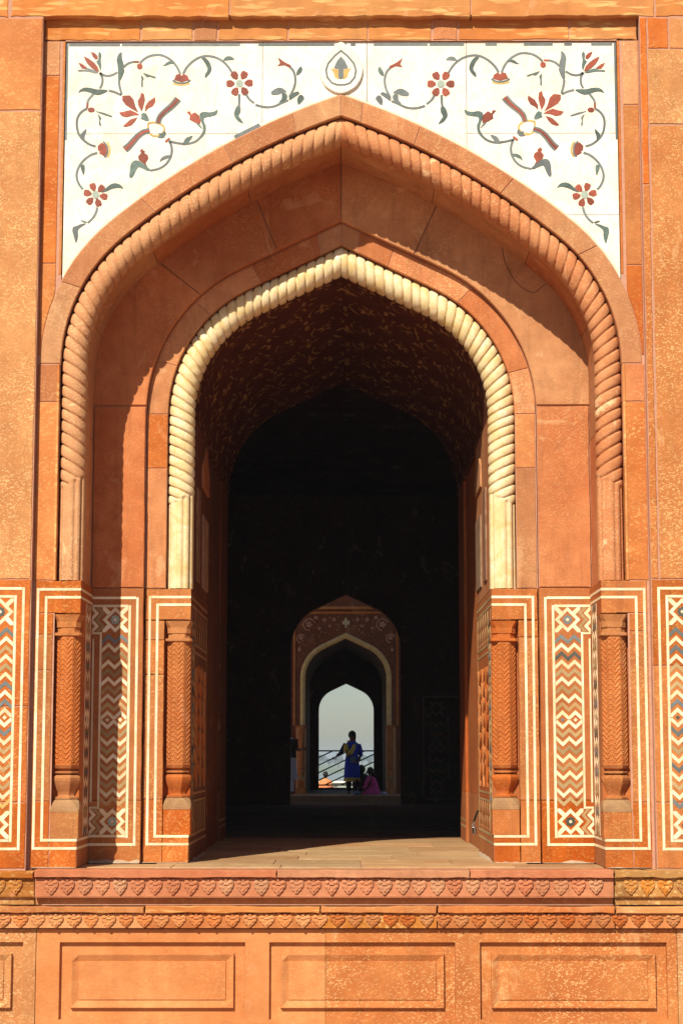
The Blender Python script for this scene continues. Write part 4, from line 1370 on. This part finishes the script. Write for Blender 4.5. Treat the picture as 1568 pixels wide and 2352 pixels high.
# inlaid panel on the rear wall, right of the arch
dp = empty('dado_panel', (0, 0, 0), hall)
FR = front(25.3)
for s in (1,):
    u0 = 1.80
    for args in ((u0, .15, 2.45),):
        prism('inlay_line', FR, rect(args[0] - .02, args[0] + .02, args[1], args[2]), .003, -.008, 'cap', dp)
    for v_ in (.13, 2.47):
        prism('inlay_line', FR, rect(u0 + .022, 3.3, v_ - .02, v_ + .02), .003, -.008, 'cap', dp)
    MATL = MAT['line']
    MAT['line'] = MAT['cap']
    strip(FR, 2.1, .36, .5, 2.1, dp, ['black', 'dim'], 3)
    corner(FR, 2.1, 2.2, .34, dp, 'black')
    corner(FR, 2.1, .4, .34, dp, 'black')
    line_v(FR, 2.37, .55, 2.05, dp, .03)
    MAT['line'] = MATL

# ================================================================== SECOND GATEWAY at the back
ig = thing('inner_gateway', 'small sandstone gateway with cream rope arch at the far end of the hall', 'gateway')
MAT['gold'] = plain('gold_lit_rope_stone', (.85, .62, .27), .6, 0, .25, scale=6)  # cream rope tinted gold to stand in for golden light on it
ROPE2 = (1.05, 3.12, .828, 1.121, 4.15)
FAR = (.80, 2.44, .631, 1.121, 3.22)
Y2 = 30.4  # roofless gap in front of it, added to let skylight in
rfloor = struct(obj('raised_floor', mesh('raised_floor', *box_data(-30, 30, 27.76, 37.9, -11.4, .15)), 'floor', None))  # sides run far out of view to catch sun and bounce it inwards
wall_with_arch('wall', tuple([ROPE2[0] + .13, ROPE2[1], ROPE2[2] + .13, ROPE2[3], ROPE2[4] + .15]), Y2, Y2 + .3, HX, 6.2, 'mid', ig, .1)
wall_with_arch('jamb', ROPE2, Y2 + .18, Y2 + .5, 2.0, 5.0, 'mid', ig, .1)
for s in (-1, 1):
    rope('rope_moulding', ROPE2, .062, .07, s, Y2 + .02, 2.50, 1.9, 'gold', ig, .125, res=.8)
    # frame of the spandrel
    prism('frame', front(Y2), rect(min(s * 1.30, s * 1.36), max(s * 1.30, s * 1.36), 1.9, 4.84), .04, -.02, 'block', ig, .01)
    prism('frame', front(Y2), rect(min(s * 1.44, s * 1.50), max(s * 1.44, s * 1.50), .15, 4.9), .06, -.02, 'block', ig, .01)
    prism('cornice', front(Y2), rect(min(0, s * 1.30), max(0, s * 1.30), 4.78, 4.84), .04, -.02, 'block', ig, .008)
    prism('cornice', front(Y2), rect(min(0, s * 1.44), max(0, s * 1.44), 4.90, 4.97), .06, -.02, 'block', ig, .008)
    sp = empty('spandrel_panel', (0, 0, 0), ig)
    rnd = random.Random(3 + s)
    def disc(cx, cz, r, n=10, lob=0):
        return [(cx + (r + lob * math.cos(5 * a)) * math.cos(a), cz + (r + lob * math.cos(5 * a)) * math.sin(a)) for a in [i * 2 * math.pi / (n * 2) for i in range(n * 2)]]
    for cx, cz, r in ((.95, 4.50, .085), (.55, 4.62, .055), (.30, 4.63, .05), (.68, 4.40, .04), (1.16, 4.16, .06), (.42, 4.46, .035), (1.20, 4.66, .05), (.78, 4.68, .05), (1.2, 3.85, .045)):
        prism('rosette', front(Y2), disc(s * cx, cz, r, 10, r * .25), .04, -.01, 'joint', sp, .01)
    for cx, cz, r in ((.95, 4.50, .15), (1.16, 4.14, .11)):
        arc = [(s * cx + r * math.cos(a), cz + r * math.sin(a)) for a in [.4 + i * .36 for i in range(13)]]
        prism('scroll', front(Y2), stroke(arc, .034), .03, -.01, 'joint', sp, .006)
    for k in range(34):
        t = rnd.random()
        cx = .15 + 1.1 * t
        zlow = 4.45 - cx * .55
        cz = zlow + rnd.random() * max(.05, 4.72 - zlow)
        a = rnd.random() * 6.28
        L = rnd.uniform(.05, .09)
        lp = [(s * cx, cz), (s * cx + L * .5 * math.cos(a + .6), cz + L * .5 * math.sin(a + .6)), (s * cx + L * math.cos(a), cz + L * math.sin(a)), (s * cx + L * .5 * math.cos(a - .6), cz + L * .5 * math.sin(a - .6))]
        prism('carved_leaf', front(Y2), lp, .028, -.01, 'slab', sp, .004)
    # pilaster below the rope
    prism('pilaster', front(Y2), rect(min(s * 1.02, s * 1.29), max(s * 1.02, s * 1.29), .15, 1.89), .05, -.1, 'block', ig, .01)
    for u in (1.05, 1.25):
        line_v(front(Y2 - .05), s * u, .3, 1.8, ig, .02)
    line_h(front(Y2 - .05), s * 1.05, s * 1.25, 1.8, ig, .02)
    c = colonnette(s * 1.14, Y2 - .06, 'small colonnette beside the far doorway', ig)
    c.scale = (.55, .55, .70)
    c.location.z = .12
    # passage
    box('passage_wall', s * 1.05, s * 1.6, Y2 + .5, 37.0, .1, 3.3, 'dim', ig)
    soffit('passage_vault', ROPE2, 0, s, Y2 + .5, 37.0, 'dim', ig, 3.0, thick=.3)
prism('lily', front(Y2), [(-.03, 4.42), (.03, 4.42), (.02, 4.50), (.09, 4.50), (.10, 4.58), (.05, 4.60), (0, 4.70), (-.05, 4.60), (-.10, 4.58), (-.09, 4.50), (-.02, 4.50)], .03, -.01, 'line', ig, .004)
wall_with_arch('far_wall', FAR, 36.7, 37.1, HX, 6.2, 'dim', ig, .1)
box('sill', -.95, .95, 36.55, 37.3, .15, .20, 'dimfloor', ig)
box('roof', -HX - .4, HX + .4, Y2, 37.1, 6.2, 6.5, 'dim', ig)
for s in (-1, 1):
    box('side_wall', s * HX, s * (HX + .4), Y2, 37.1, .1, 6.2, 'block', ig)

# ---- iron railing outside the far doorway
rail = thing('iron_railing', 'dark iron railing with slanting bars across the far opening', 'railing', (0, 37.6, .15))
for z, nm in ((1.27 - .15, 'top_rail'), (.27 - .15, 'bottom_rail')):
    obj(nm, mesh(nm, *tube_data([(-1.6, 0, z), (1.6, 0, z)], .021, 8)), 'iron', rail)
for x in (-1.55, 1.55):
    obj('post', mesh('post', *tube_data([(x, 0, 0), (x, 0, 1.14)], .03, 8)), 'iron', rail)
sl = .47
for k in range(-10, 9):
    z_at0 = .64 + k * .222          # height where the bar crosses x = 0
    pts = []
    for zz in (.12, 1.12):
        x = (zz - z_at0) / sl
        pts.append((x, zz))
    (xa, za), (xb, zb) = pts
    if xa < -1.55:
        za += (-1.55 - xa) * sl; xa = -1.55
    if xb > 1.55:
        zb -= (xb - 1.55) * sl; xb = 1.55
    if xb - xa > .12:
        obj('bar', mesh('bar', *tube_data([(xa, .0, za), (xb, .0, zb)], .0215, 6)), 'iron', rail)

# ================================================================== PEOPLE
def skin_body(name, joints, edges, mat, parent, root=0, sub=2):
    me = bpy.data.meshes.new(name)
    me.from_pydata([j[0] for j in joints], edges, [])
    o = bpy.data.objects.new(name, me)
    col.objects.link(o)
    sk = o.modifiers.new('skin', 'SKIN')
    sv = me.skin_vertices[0].data
    for i, j in enumerate(joints):
        r = j[1]
        sv[i].radius = r if isinstance(r, tuple) else (r, r)
        sv[i].use_root = (i == root)
    sb = o.modifiers.new('sub', 'SUBSURF')
    sb.levels = sb.render_levels = sub
    bpy.context.view_layer.update()
    dg = bpy.context.evaluated_depsgraph_get()
    m2 = bpy.data.meshes.new_from_object(o.evaluated_get(dg))
    m2.name = name
    o.modifiers.clear()
    o.data = m2
    m2.materials.clear()
    m2.materials.append(MAT[mat])
    m2.polygons.foreach_set('use_smooth', [True] * len(m2.polygons))
    o.parent = parent
    return o
def ellip(name, c, r, mat, parent, n=14, m=10, bump=0, cut=None):
    v, f = [], []
    rnd = random.Random(5)
    for i in range(m + 1):
        th = math.pi * i / m
        for k in range(n):
            g = 2 * math.pi * k / n
            q = 1 + bump * rnd.uniform(-1, 1)
            v.append((c[0] + r[0] * q * math.sin(th) * math.cos(g), c[1] + r[1] * q * math.sin(th) * math.sin(g), c[2] + r[2] * q * math.cos(th)))
    for i in range(m):
        for k in range(n):
            f.append([i * n + k, (i + 1) * n + k, (i + 1) * n + (k + 1) % n, i * n + (k + 1) % n])
    return obj(name, mesh(name, v, f, True), mat, parent)
def garment(name, sections, mat, parent, n=28, folds=0.0, nf=9, cap=True):
    """lofted cloth: sections = (cx, cy, z, rx, ry); folds deepen towards the first (hem) section"""
    v, f = [], []
    m = len(sections)
    for i, (cx, cy, z, rx, ry) in enumerate(sections):
        w = folds * (1 - i / (m - 1)) ** 1.5
        for k in range(n):
            g = 2 * math.pi * k / n
            q = 1 + w * math.sin(nf * g + i * .25)
            v.append((cx + rx * q * math.cos(g), cy + ry * q * math.sin(g), z))
    for i in range(m - 1):
        for k in range(n):
            f.append([i * n + k, i * n + (k + 1) % n, (i + 1) * n + (k + 1) % n, (i + 1) * n + k])
    if cap:
        f.append([(m - 1) * n + k for k in range(n)])
    return obj(name, mesh(name, v, f, True), mat, parent)
MAT['skin'] = plain('skin', (.16, .075, .042), .6, .05, .15)
MAT['hair'] = plain('hair', (.008, .006, .005), .5, 0, .3)
MAT['blue'] = plain('blue_cloth', (.02, .05, .62), .8, 0, .35, scale=10)
MAT['navy'] = plain('navy_cloth', (.012, .016, .10), .8, 0, .3)
MAT['sky_cloth'] = plain('sky_blue_cloth', (.06, .20, .50), .8, 0, .3)
MAT['yellow'] = plain('mustard_cloth', (.75, .54, .10), .8, 0, .3)
MAT['pinkc'] = plain('magenta_cloth', (.78, .07, .34), .8, 0, .35, scale=25)
MAT['darkc'] = plain('dark_cloth', (.02, .014, .012), .8, 0, .3)
MAT['whitec'] = plain('white_cloth', (.62, .60, .66), .8, 0, .15)
MAT['orange'] = plain('orange_cloth', (.75, .26, .10), .8, 0, .35, scale=6)
MAT['bluegrey'] = plain('blue_grey_cloth', (.16, .22, .30), .8, 0, .3)
MAT['lilac'] = plain('lilac_cloth', (.55, .50, .72), .8, 0, .2)

def head(par, c, look, r=.095, hair='hair', hr=1.12, back=.03):
    """face details + hair on a head centred at c, looking along look (unit xy)"""
    lx, ly = look
    px, py = -ly, lx
    # nose, ears, eyes, mouth
    v, f = tube_data([(c[0] + lx * r * .82, c[1] + ly * r * .82, c[2] + .02), (c[0] + lx * r * 1.12, c[1] + ly * r * 1.12, c[2] - .018), (c[0] + lx * r * .85, c[1] + ly * r * .85, c[2] - .03)], [.008, .015, .01], 6)
    obj('nose', mesh('nose', v, f, True), 'skin', par)
    for s in (-1, 1):
        ellip('eye', (c[0] + lx * r * .84 + s * px * .033, c[1] + ly * r * .84 + s * py * .033, c[2] + .008), (.012, .012, .007), 'hair', par, 8, 6)
        ellip('ear', (c[0] + s * px * r * .84, c[1] + s * py * r * .84, c[2] - .005), (.014, .014, .026), 'skin', par, 8, 6)
    ellip('mouth', (c[0] + lx * r * .86, c[1] + ly * r * .86, c[2] - .052), (.020, .020, .006), 'red', par, 8, 6)
    return ellip('hair', (c[0] - lx * back, c[1] - ly * back, c[2] + .022), (r * hr * .98, r * hr * .98, r * hr * 1.08), hair, par, 18, 12, .03)
def hand(par, wrist, d, mat='skin', s=1.0):
    """palm with five bent fingers, pointing along d"""
    d = Vector(d).normalized()
    side_ = d.cross(Vector((0, 1, .2))).normalized()
    nrm = side_.cross(d).normalized()
    w = Vector(wrist)
    b = Buf()
    b.add(tube_data([w, w + d * .04 * s, w + d * .085 * s], [.022 * s, .033 * s, .032 * s], 8, 1.0, .5))
    for k, (o, l) in enumerate([(-.027, .055), (-.009, .068), (.009, .064), (.026, .050)]):
        p = w + d * .08 * s + side_ * o * s
        b.add(tube_data([p, p + d * l * .55 * s - nrm * .004, p + d * l * s - nrm * .02 * s], [.0085 * s, .008 * s, .006 * s], 6))
    p = w + d * .03 * s + side_ * .03 * s
    b.add(tube_data([p, p + (d + side_ * .9).normalized() * .035 * s, p + (d * 1.2 + side_ * .5).normalized() * .065 * s], [.011 * s, .0095 * s, .007 * s], 6))
    return obj('hand', mesh('hand', b.v, b.f, True), mat, par)

# woman in the blue tunic, arm stretched out to the left
wm = thing('person', 'standing woman in blue tunic and mustard scarf, one arm stretched out', 'person', (.155, 28.95, .15))
J = [((0, 0, .82), .12), ((0, 0, 1.0), .115), ((0, 0, 1.18), .125), ((0, 0, 1.28), .07), ((0, -.005, 1.345), .045), ((-.005, -.015, 1.45), (.078, .088)), ((-.005, -.015, 1.50), (.06, .07)),
     ((-.165, 0, 1.245), .052), ((-.27, -.05, 1.05), .042), ((-.385, -.12, .955), .028),
     ((.165, 0, 1.245), .052), ((.215, .0, .98), .042), ((.16, -.12, .86), .028),
     ((-.075, 0, .78), .085), ((-.08, -.02, .43), .055), ((-.085, .0, .075), .036), ((-.095, -.12, .03), .03),
     ((.075, 0, .78), .085), ((.08, .02, .43), .055), ((.075, .06, .075), .036), ((.07, -.06, .03), .03)]
E_ = [(0, 1), (1, 2), (2, 3), (3, 4), (4, 5), (5, 6), (2, 7), (7, 8), (8, 9), (2, 10), (10, 11), (11, 12), (0, 13), (13, 14), (14, 15), (15, 16), (0, 17), (17, 18), (18, 19), (19, 20)]
skin_body('body', J, E_, 'skin', wm)
garment('tunic', [(0, 0, .40, .20, .155), (0, 0, .52, .195, .15), (0, 0, .70, .185, .145), (0, 0, .86, .172, .135), (0, 0, 1.0, .152, .12), (0, 0, 1.12, .165, .125), (0, 0, 1.22, .182, .115), (0, 0, 1.275, .15, .09), (0, 0, 1.315, .07, .06)], 'blue', wm, folds=.05)
garment('tunic_hem', [(0, 0, .335, .209, .162), (0, 0, .43, .2035, .1575)], 'yellow', wm, folds=.05, cap=False)
for s, pts in ((-1, [(-.155, 0, 1.25), (-.215, -.03, 1.15), (-.27, -.05, 1.05), (-.36, -.105, .98)]), (1, [(.155, 0, 1.25), (.20, 0, 1.12), (.217, 0, .98), (.175, -.10, .88)])):
    obj('sleeve', mesh('sleeve', *tube_data(pts, [.066, .062, .056, .042], 12)), 'blue' if s > 0 else 'navy', wm)
obj('scarf', mesh('scarf', *tube_data([(.02, .06, 1.33), (-.09, .02, 1.31), (-.14, -.07, 1.22), (-.15, -.12, 1.10), (-.11, -.145, 1.0), (-.04, -.15, 1.04), (.03, -.13, 1.14), (.06, -.10, 1.24)], [.03, .045, .06, .07, .075, .065, .05, .04], 12)), 'yellow', wm)
obj('shawl', mesh('shawl', *tube_data([(-.03, .06, 1.34), (.07, .03, 1.32), (.10, -.06, 1.27), (.05, -.12, 1.17), (-.01, -.15, 1.08)], [.03, .045, .05, .04, .02], 12)), 'sky_cloth', wm)
for s, pts in ((-1, [(-.075, 0, .60), (-.08, -.02, .40), (-.085, 0, .10)]), (1, [(.075, 0, .60), (.08, .02, .40), (.075, .06, .10)])):
    obj('trouser_leg', mesh('trouser_leg', *tube_data(pts, [.09, .08, .055], 12)), 'darkc', wm)
obj('handbag', mesh('handbag', *tube_data([(.02, -.19, .80), (.03, -.20, .86), (.03, -.20, .95)], [.06, .075, .06], 10, 1.0, .45)), 'bluegrey', wm)
head(wm, (-.005, -.015, 1.465), (-.35, -.94), .09)
obj('hair_fall', mesh('hair_fall', *tube_data([(.02, .04, 1.52), (.03, .075, 1.42), (.03, .085, 1.30)], [.075, .075, .045], 12)), 'hair', wm)
hand(wm, (-.385, -.12, .955), (-.7, -.3, -.45))
hand(wm, (.16, -.12, .86), (-.5, -.5, -.5))

# girl in magenta kneeling on the right
gl = thing('person', 'child in magenta tunic kneeling and reaching to the floor beside the standing woman', 'person', (.66, 28.75, .15))
J = [((.02, 0, .12), .12), ((.0, 0, .25), .11), ((-.03, -.01, .38), .10), ((-.05, -.01, .45), .05), ((-.06, -.01, .49), .035), ((-.075, -.015, .575), (.068, .075)), ((-.075, -.015, .615), (.055, .06)),
     ((-.10, -.10, .41), .038), ((-.17, -.13, .25), .031), ((-.25, -.12, .09), .022),
     ((-.06, .10, .41), .038), ((-.12, .12, .25), .031), ((-.2, .08, .12), .022),
     ((-.13, -.06, .12), .07), ((-.24, -.07, .13), .05), ((-.06, -.10, .05), .04), ((.08, -.10, .04), .035),
     ((-.10, .09, .12), .07), ((-.2, .10, .13), .05), ((-.02, .12, .05), .04), ((.1, .12, .04), .035)]
skin_body('body', J, E_, 'skin', gl)
garment('tunic', [(-.02, -.02, .02, .22, .19), (-.03, -.01, .08, .21, .185), (.0, 0, .16, .165, .15), (.0, 0, .26, .135, .125), (-.025, 0, .36, .125, .115), (-.045, 0, .425, .11, .09), (-.055, -.005, .465, .05, .05)], 'pinkc', gl, folds=.09, nf=7)
obj('sleeve', mesh('sleeve', *tube_data([(-.08, -.09, .425), (-.125, -.12, .34), (-.17, -.13, .25), (-.215, -.125, .165)], [.052, .048, .042, .036], 10)), 'pinkc', gl)
obj('sleeve', mesh('sleeve', *tube_data([(-.05, .09, .425), (-.09, .115, .34), (-.12, .12, .25), (-.17, .1, .17)], [.052, .048, .042, .036], 10)), 'pinkc', gl)
head(gl, (-.075, -.015, .58), (-.8, -.6), .075)
obj('hair_fall', mesh('hair_fall', *tube_data([(-.04, .0, .62), (.0, .03, .53), (.01, .03, .45)], [.06, .055, .03], 12)), 'hair', gl)
hand(gl, (-.25, -.12, .09), (-.5, 0, -.6), s=.75)
hand(gl, (-.2, .08, .12), (-.5, 0, -.6), s=.75)

# crouching figure in dark clothes
dk = thing('person', 'crouching figure in dark clothes between the standing woman and the child in magenta', 'person', (.40, 29.15, .15))
J = [((.0, 0, .16), .13), ((-.02, 0, .32), .12), ((-.03, -.02, .46), .11), ((-.03, -.03, .53), .05), ((-.03, -.05, .55), .04), ((-.03, -.075, .605), (.072, .08)), ((-.03, -.075, .64), (.06, .065)),
     ((-.17, -.03, .45), .045), ((-.20, -.18, .32), .035), ((-.12, -.28, .2), .025),
     ((.12, -.03, .45), .045), ((.16, -.18, .32), .035), ((.08, -.28, .2), .025),
     ((-.12, -.16, .30), .08), ((-.15, -.3, .36), .055), ((-.14, -.24, .06), .04), ((-.14, -.33, .03), .035),
     ((.10, -.16, .30), .08), ((.13, -.3, .36), .055), ((.12, -.24, .06), .04), ((.12, -.33, .03), .035)]
skin_body('body', J, E_, 'skin', dk)
garment('shirt', [(0, 0, .06, .20, .17), (0, 0, .2, .185, .16), (-.02, 0, .35, .17, .14), (-.03, -.01, .46, .16, .12), (-.03, -.02, .53, .08, .07)], 'darkc', dk, folds=.05)
for s in (-1, 1):
    obj('sleeve', mesh('sleeve', *tube_data([(s * .13 - .03, -.02, .47), (s * .16 - .03, -.1, .40), (s * .18 - .02, -.18, .32)], [.06, .055, .05], 10)), 'darkc', dk)
    obj('trouser_leg', mesh('trouser_leg', *tube_data([(s * .1, -.05, .2), (s * .13, -.2, .33), (s * .14, -.29, .35), (s * .135, -.26, .2), (s * .13, -.24, .08)], [.1, .085, .075, .06, .05], 10)), 'darkc', dk)
head(dk, (-.03, -.075, .61), (-.6, -.8), .085, hr=1.25)
hand(dk, (-.12, -.28, .2), (.2, -.6, -.6))
hand(dk, (.08, -.28, .2), (-.2, -.6, -.6))

# man in a long white shirt, half hidden by the left side of the arch
mn = thing('person', 'man in long white shirt half hidden behind the left edge of the far arch', 'person', (-1.44, 29.0, .15))
J = [((0, 0, .9), .12), ((0, 0, 1.08), .12), ((0, 0, 1.28), .13), ((0, 0, 1.40), .07), ((0, 0, 1.47), .05), ((0, -.01, 1.58), (.08, .095)), ((0, -.01, 1.63), (.065, .075)),
     ((-.18, 0, 1.36), .055), ((-.22, 0, 1.1), .045), ((-.2, -.08, .86), .03),
     ((.18, 0, 1.36), .055), ((.20, -.06, 1.12), .045), ((.33, -.14, 1.12), .03),
     ((-.09, 0, .86), .09), ((-.09, 0, .47), .06), ((-.09, 0, .08), .04), ((-.10, -.12, .03), .033),
     ((.09, 0, .86), .09), ((.09, 0, .47), .06), ((.09, 0, .08), .04), ((.10, -.12, .03), .033)]
skin_body('body', J, E_, 'skin', mn)
garment('shirt', [(0, 0, .38, .24, .18), (0, 0, .6, .215, .165), (0, 0, .85, .19, .15), (0, 0, 1.05, .18, .14), (0, 0, 1.25, .195, .135), (0, 0, 1.37, .17, .10), (0, 0, 1.43, .07, .065)], 'whitec', mn, folds=.06)
obj('waistcoat', mesh('waistcoat', *tube_data([(0, 0, .92), (0, 0, 1.1), (0, 0, 1.26), (0, 0, 1.385)], [.205, .195, .205, .15], 20, 1, .76)), 'darkc', mn)
for s, pts in ((-1, [(-.17, 0, 1.37), (-.2, 0, 1.24), (-.22, 0, 1.1), (-.21, -.06, .92)]), (1, [(.17, 0, 1.37), (.19, -.03, 1.24), (.20, -.06, 1.12), (.28, -.11, 1.12)])):
    obj('sleeve', mesh('sleeve', *tube_data(pts, [.068, .064, .058, .046], 12)), 'darkc', mn)
    obj('trouser_leg', mesh('trouser_leg', *tube_data([(s * .09, 0, .7), (s * .09, 0, .45), (s * .09, 0, .09)], [.09, .08, .065], 12)), 'whitec', mn)
head(mn, (0, -.01, 1.595), (.9, -.4), .095)
hand(mn, (-.2, -.08, .86), (0, -.3, -1))
hand(mn, (.33, -.14, 1.12), (.9, -.3, .25))

# visitor in orange on the lower terrace beyond the railing
vz = thing('person', 'person in orange seen from behind through the railing on the lower terrace', 'person', (-.845, 57.0, -1.2))
skin_body('body', J, E_, 'skin', vz)
garment('robe', [(0, 0, .2, .25, .2), (0, 0, .6, .22, .18), (0, 0, .95, .2, .16), (0, 0, 1.15, .19, .15), (0, 0, 1.3, .2, .14), (0, 0, 1.39, .17, .10), (0, 0, 1.45, .07, .07)], 'orange', vz, folds=.06)
for s, pts in ((-1, [(-.17, 0, 1.37), (-.2, 0, 1.24), (-.22, 0, 1.1), (-.21, -.06, .92)]), (1, [(.17, 0, 1.37), (.19, -.03, 1.24), (.20, -.06, 1.12), (.28, -.11, 1.12)])):
    obj('sleeve', mesh('sleeve', *tube_data(pts, [.07, .066, .06, .05], 12)), 'orange', vz)
head(vz, (0, -.01, 1.595), (.1, 1.0), .095)
hand(vz, (-.2, -.08, .86), (0, -.3, -1))
hand(vz, (.33, -.14, 1.12), (.9, -.3, .25))

# bundles on the floor
def bundle(label, loc, r, mat):
    t = thing('cloth_bundle', label, 'bundle', loc)
    v, f = [], []
    rnd = random.Random(int(loc[0] * 100))
    n, m = 14, 8
    for i in range(m + 1):
        th = math.pi * i / m * .97
        for k in range(n):
            g = 2 * math.pi * k / n
            q = 1 + .12 * math.sin(5 * g + i) + rnd.uniform(-.05, .05)
            v.append((r * 1.25 * q * math.sin(th) * math.cos(g), r * q * math.sin(th) * math.sin(g), max(0, r * .75 + r * .8 * q * math.cos(th))))
    for i in range(m):
        for k in range(n):
            f.append([i * n + k, (i + 1) * n + k, (i + 1) * n + (k + 1) % n, i * n + (k + 1) % n])
    obj('cloth', mesh('cloth', v, f, True), mat, t)
    obj('knot', mesh('knot', *tube_data([(-r * .3, 0, r * 1.42), (0, 0, r * 1.6), (r * .35, 0, r * 1.5)], [r * .12, r * .22, r * .1], 8)), mat, t)
bundle('small lilac cloth bundle on the floor at the right, beneath the far pilaster', (.95, 28.6, .15), .055, 'lilac')
bundle('blue grey cloth bundle on the floor at the feet of the standing woman', (.28, 28.55, .15), .07, 'bluegrey')

# ================================================================== OUTSIDE at the back: terrace, parapet, river plain
MAT['terrace'] = stone('terrace_paving', (.42, .36, .28), (.5, .44, .36), (.6, .55, .45), .2, .1, 6, (1, 1, 1))
struct(obj('lower_terrace', mesh('lower_terrace', *box_data(-60, 60, 37.9, 90, -11.4, -1.2)), 'terrace', None))
MAT['water'] = plain('river_water', (.10, .13, .12), .12, 0, .1, spec=.5, scale=.01)
par = thing('parapet_wall', 'low pale parapet wall at the edge of the terrace beyond the railing', 'wall', (0, 88.5, -1.2))
MAT['whitewash'] = plain('whitewash', (.70, .72, .68), .8, .03, .12, scale=2)
MAT['render'] = plain('grey_green_render', (.30, .34, .28), .85, .03, .25, scale=2)
for k in range(-8, 8):
    x0, x1 = k * 3.0, k * 3.0 + 2.99
    box('wall_panel', x0, x1, -.12, .12, 0, .86, 'render', par)
    box('coping', x0, x1, -.2, .2, .863, .97, 'whitewash', par)
    box('base_course', x0, x1, -.19, .19, .36, .46, 'whitewash', par)
struct(obj('river_plain', mesh('river_plain', [(-4000, -400, -11), (4000, -400, -11), (4000, 7800, -11), (-4000, 7800, -11)], [[0, 1, 2, 3]]), 'bank', None))
struct(obj('river', mesh('river', [(-3000, 130, -10.96), (3000, 130, -10.96), (3000, 1480, -10.96), (1200, 1520, -10.96), (0, 1460, -10.96), (-1400, 1530, -10.96), (-3000, 1490, -10.96)], [list(range(7))]), 'water', None))

# trees on the far bank
MAT['leaf1'] = plain('foliage', (.055, .085, .03), .7, .2, .5, scale=.4)
MAT['leaf2'] = plain('pale_foliage', (.085, .11, .05), .7, .2, .5, scale=.4)
MAT['bark'] = plain('bark', (.10, .07, .045), .9, .1, .4, scale=2)
def crown_mesh(seed, r, h):
    rnd = random.Random(seed)
    v, f = [], []
    blobs = [(rnd.uniform(-.6, .6) * r, rnd.uniform(-.6, .6) * r, h * rnd.uniform(.45, .85), r * rnd.uniform(.35, .6)) for _ in range(9)]
    for _ in range(620):
        bx, by, bz, br = rnd.choice(blobs)
        d = Vector((rnd.gauss(0, 1), rnd.gauss(0, 1), rnd.gauss(0, .8))).normalized() * br * rnd.uniform(.55, 1.05)
        c = Vector((bx, by, bz)) + d
        n = Vector((rnd.gauss(0, 1), rnd.gauss(0, 1), rnd.gauss(0, 1))).normalized()
        u = n.orthogonal().normalized() * rnd.uniform(.25, .6)
        w = n.cross(u).normalized() * rnd.uniform(.25, .6)
        b = len(v)
        v += [c - u - w * .4, c + u * .3 - w, c + u + w * .4, c - u * .3 + w]
        f.append([b, b + 1, b + 2, b + 3])
    return mesh('crown', v, f)
crowns = [crown_mesh(k, 4.6, 12) for k in range(4)]
trunk_b = Buf()
trunk_b.add(tube_data([(0, 0, -.2), (.1, 0, 3), (-.1, .1, 6), (.1, 0, 9)], [.45, .32, .22, .08], 8))
for g in range(5):
    a = g * 1.3
    trunk_b.add(tube_data([(0, 0, 3.5 + g * .7), (1.2 * math.cos(a), 1.2 * math.sin(a), 5.2 + g * .7), (2.4 * math.cos(a), 2.4 * math.sin(a), 6.6 + g * .7)], [.18, .12, .05], 6))
trunk_me = mesh('trunk', trunk_b.v, trunk_b.f)
spots = [(-34, 2190, 1.35), (-23, 2240, .95), (-12, 2180, 1.2), (4, 2260, 1.0), (15, 2200, 1.3), (25, 2230, 1.05)]
back = [(-40, 2960, 1.45), (-16, 3020, 1.5), (10, 2980, 1.4), (34, 3000, 1.5)]
order = ['leftmost', 'second from the left', 'third from the left', 'fourth from the left', 'fifth from the left', 'rightmost']
for i, (x, y, sc) in enumerate(spots + back):
    if i < 6:
        lab = 'hazy green tree on the far river bank, %s of the front row' % order[i]
    else:
        lab = 'paler hazy tree on the far bank, %s of the back row' % ['leftmost', 'second from the left', 'third from the left', 'rightmost'][i - 6]
    t = thing('tree', lab, 'tree', (x, y, -11), 'trees on the far river bank')
    obj('crown', crowns[i % 4], 'leaf1' if i % 2 else 'leaf2', t)
    obj('trunk', trunk_me, 'bark', t)
    t.scale = (sc, sc, sc)
    t.rotation_euler = (0, 0, i * 1.1)

# ================================================================== HAZE
hz_mat = bpy.data.materials.new('haze_air')
hz_mat.use_nodes = True
hn = hz_mat.node_tree
hn.nodes.clear()
ho = hn.nodes.new('ShaderNodeOutputMaterial')
pv = hn.nodes.new('ShaderNodeVolumePrincipled')
pv.inputs['Color'].default_value = (.74, .88, 1.0, 1)
pv.inputs['Density'].default_value = .0003
pv.inputs['Anisotropy'].default_value = 0.0
hn.links.new(pv.outputs[0], ho.inputs['Volume'])
hz = obj('haze', mesh('haze', *box_data(-4050, 4050, -450, 7850, -12.5, 13.0)), hz_mat, None)
hz['kind'] = 'stuff'
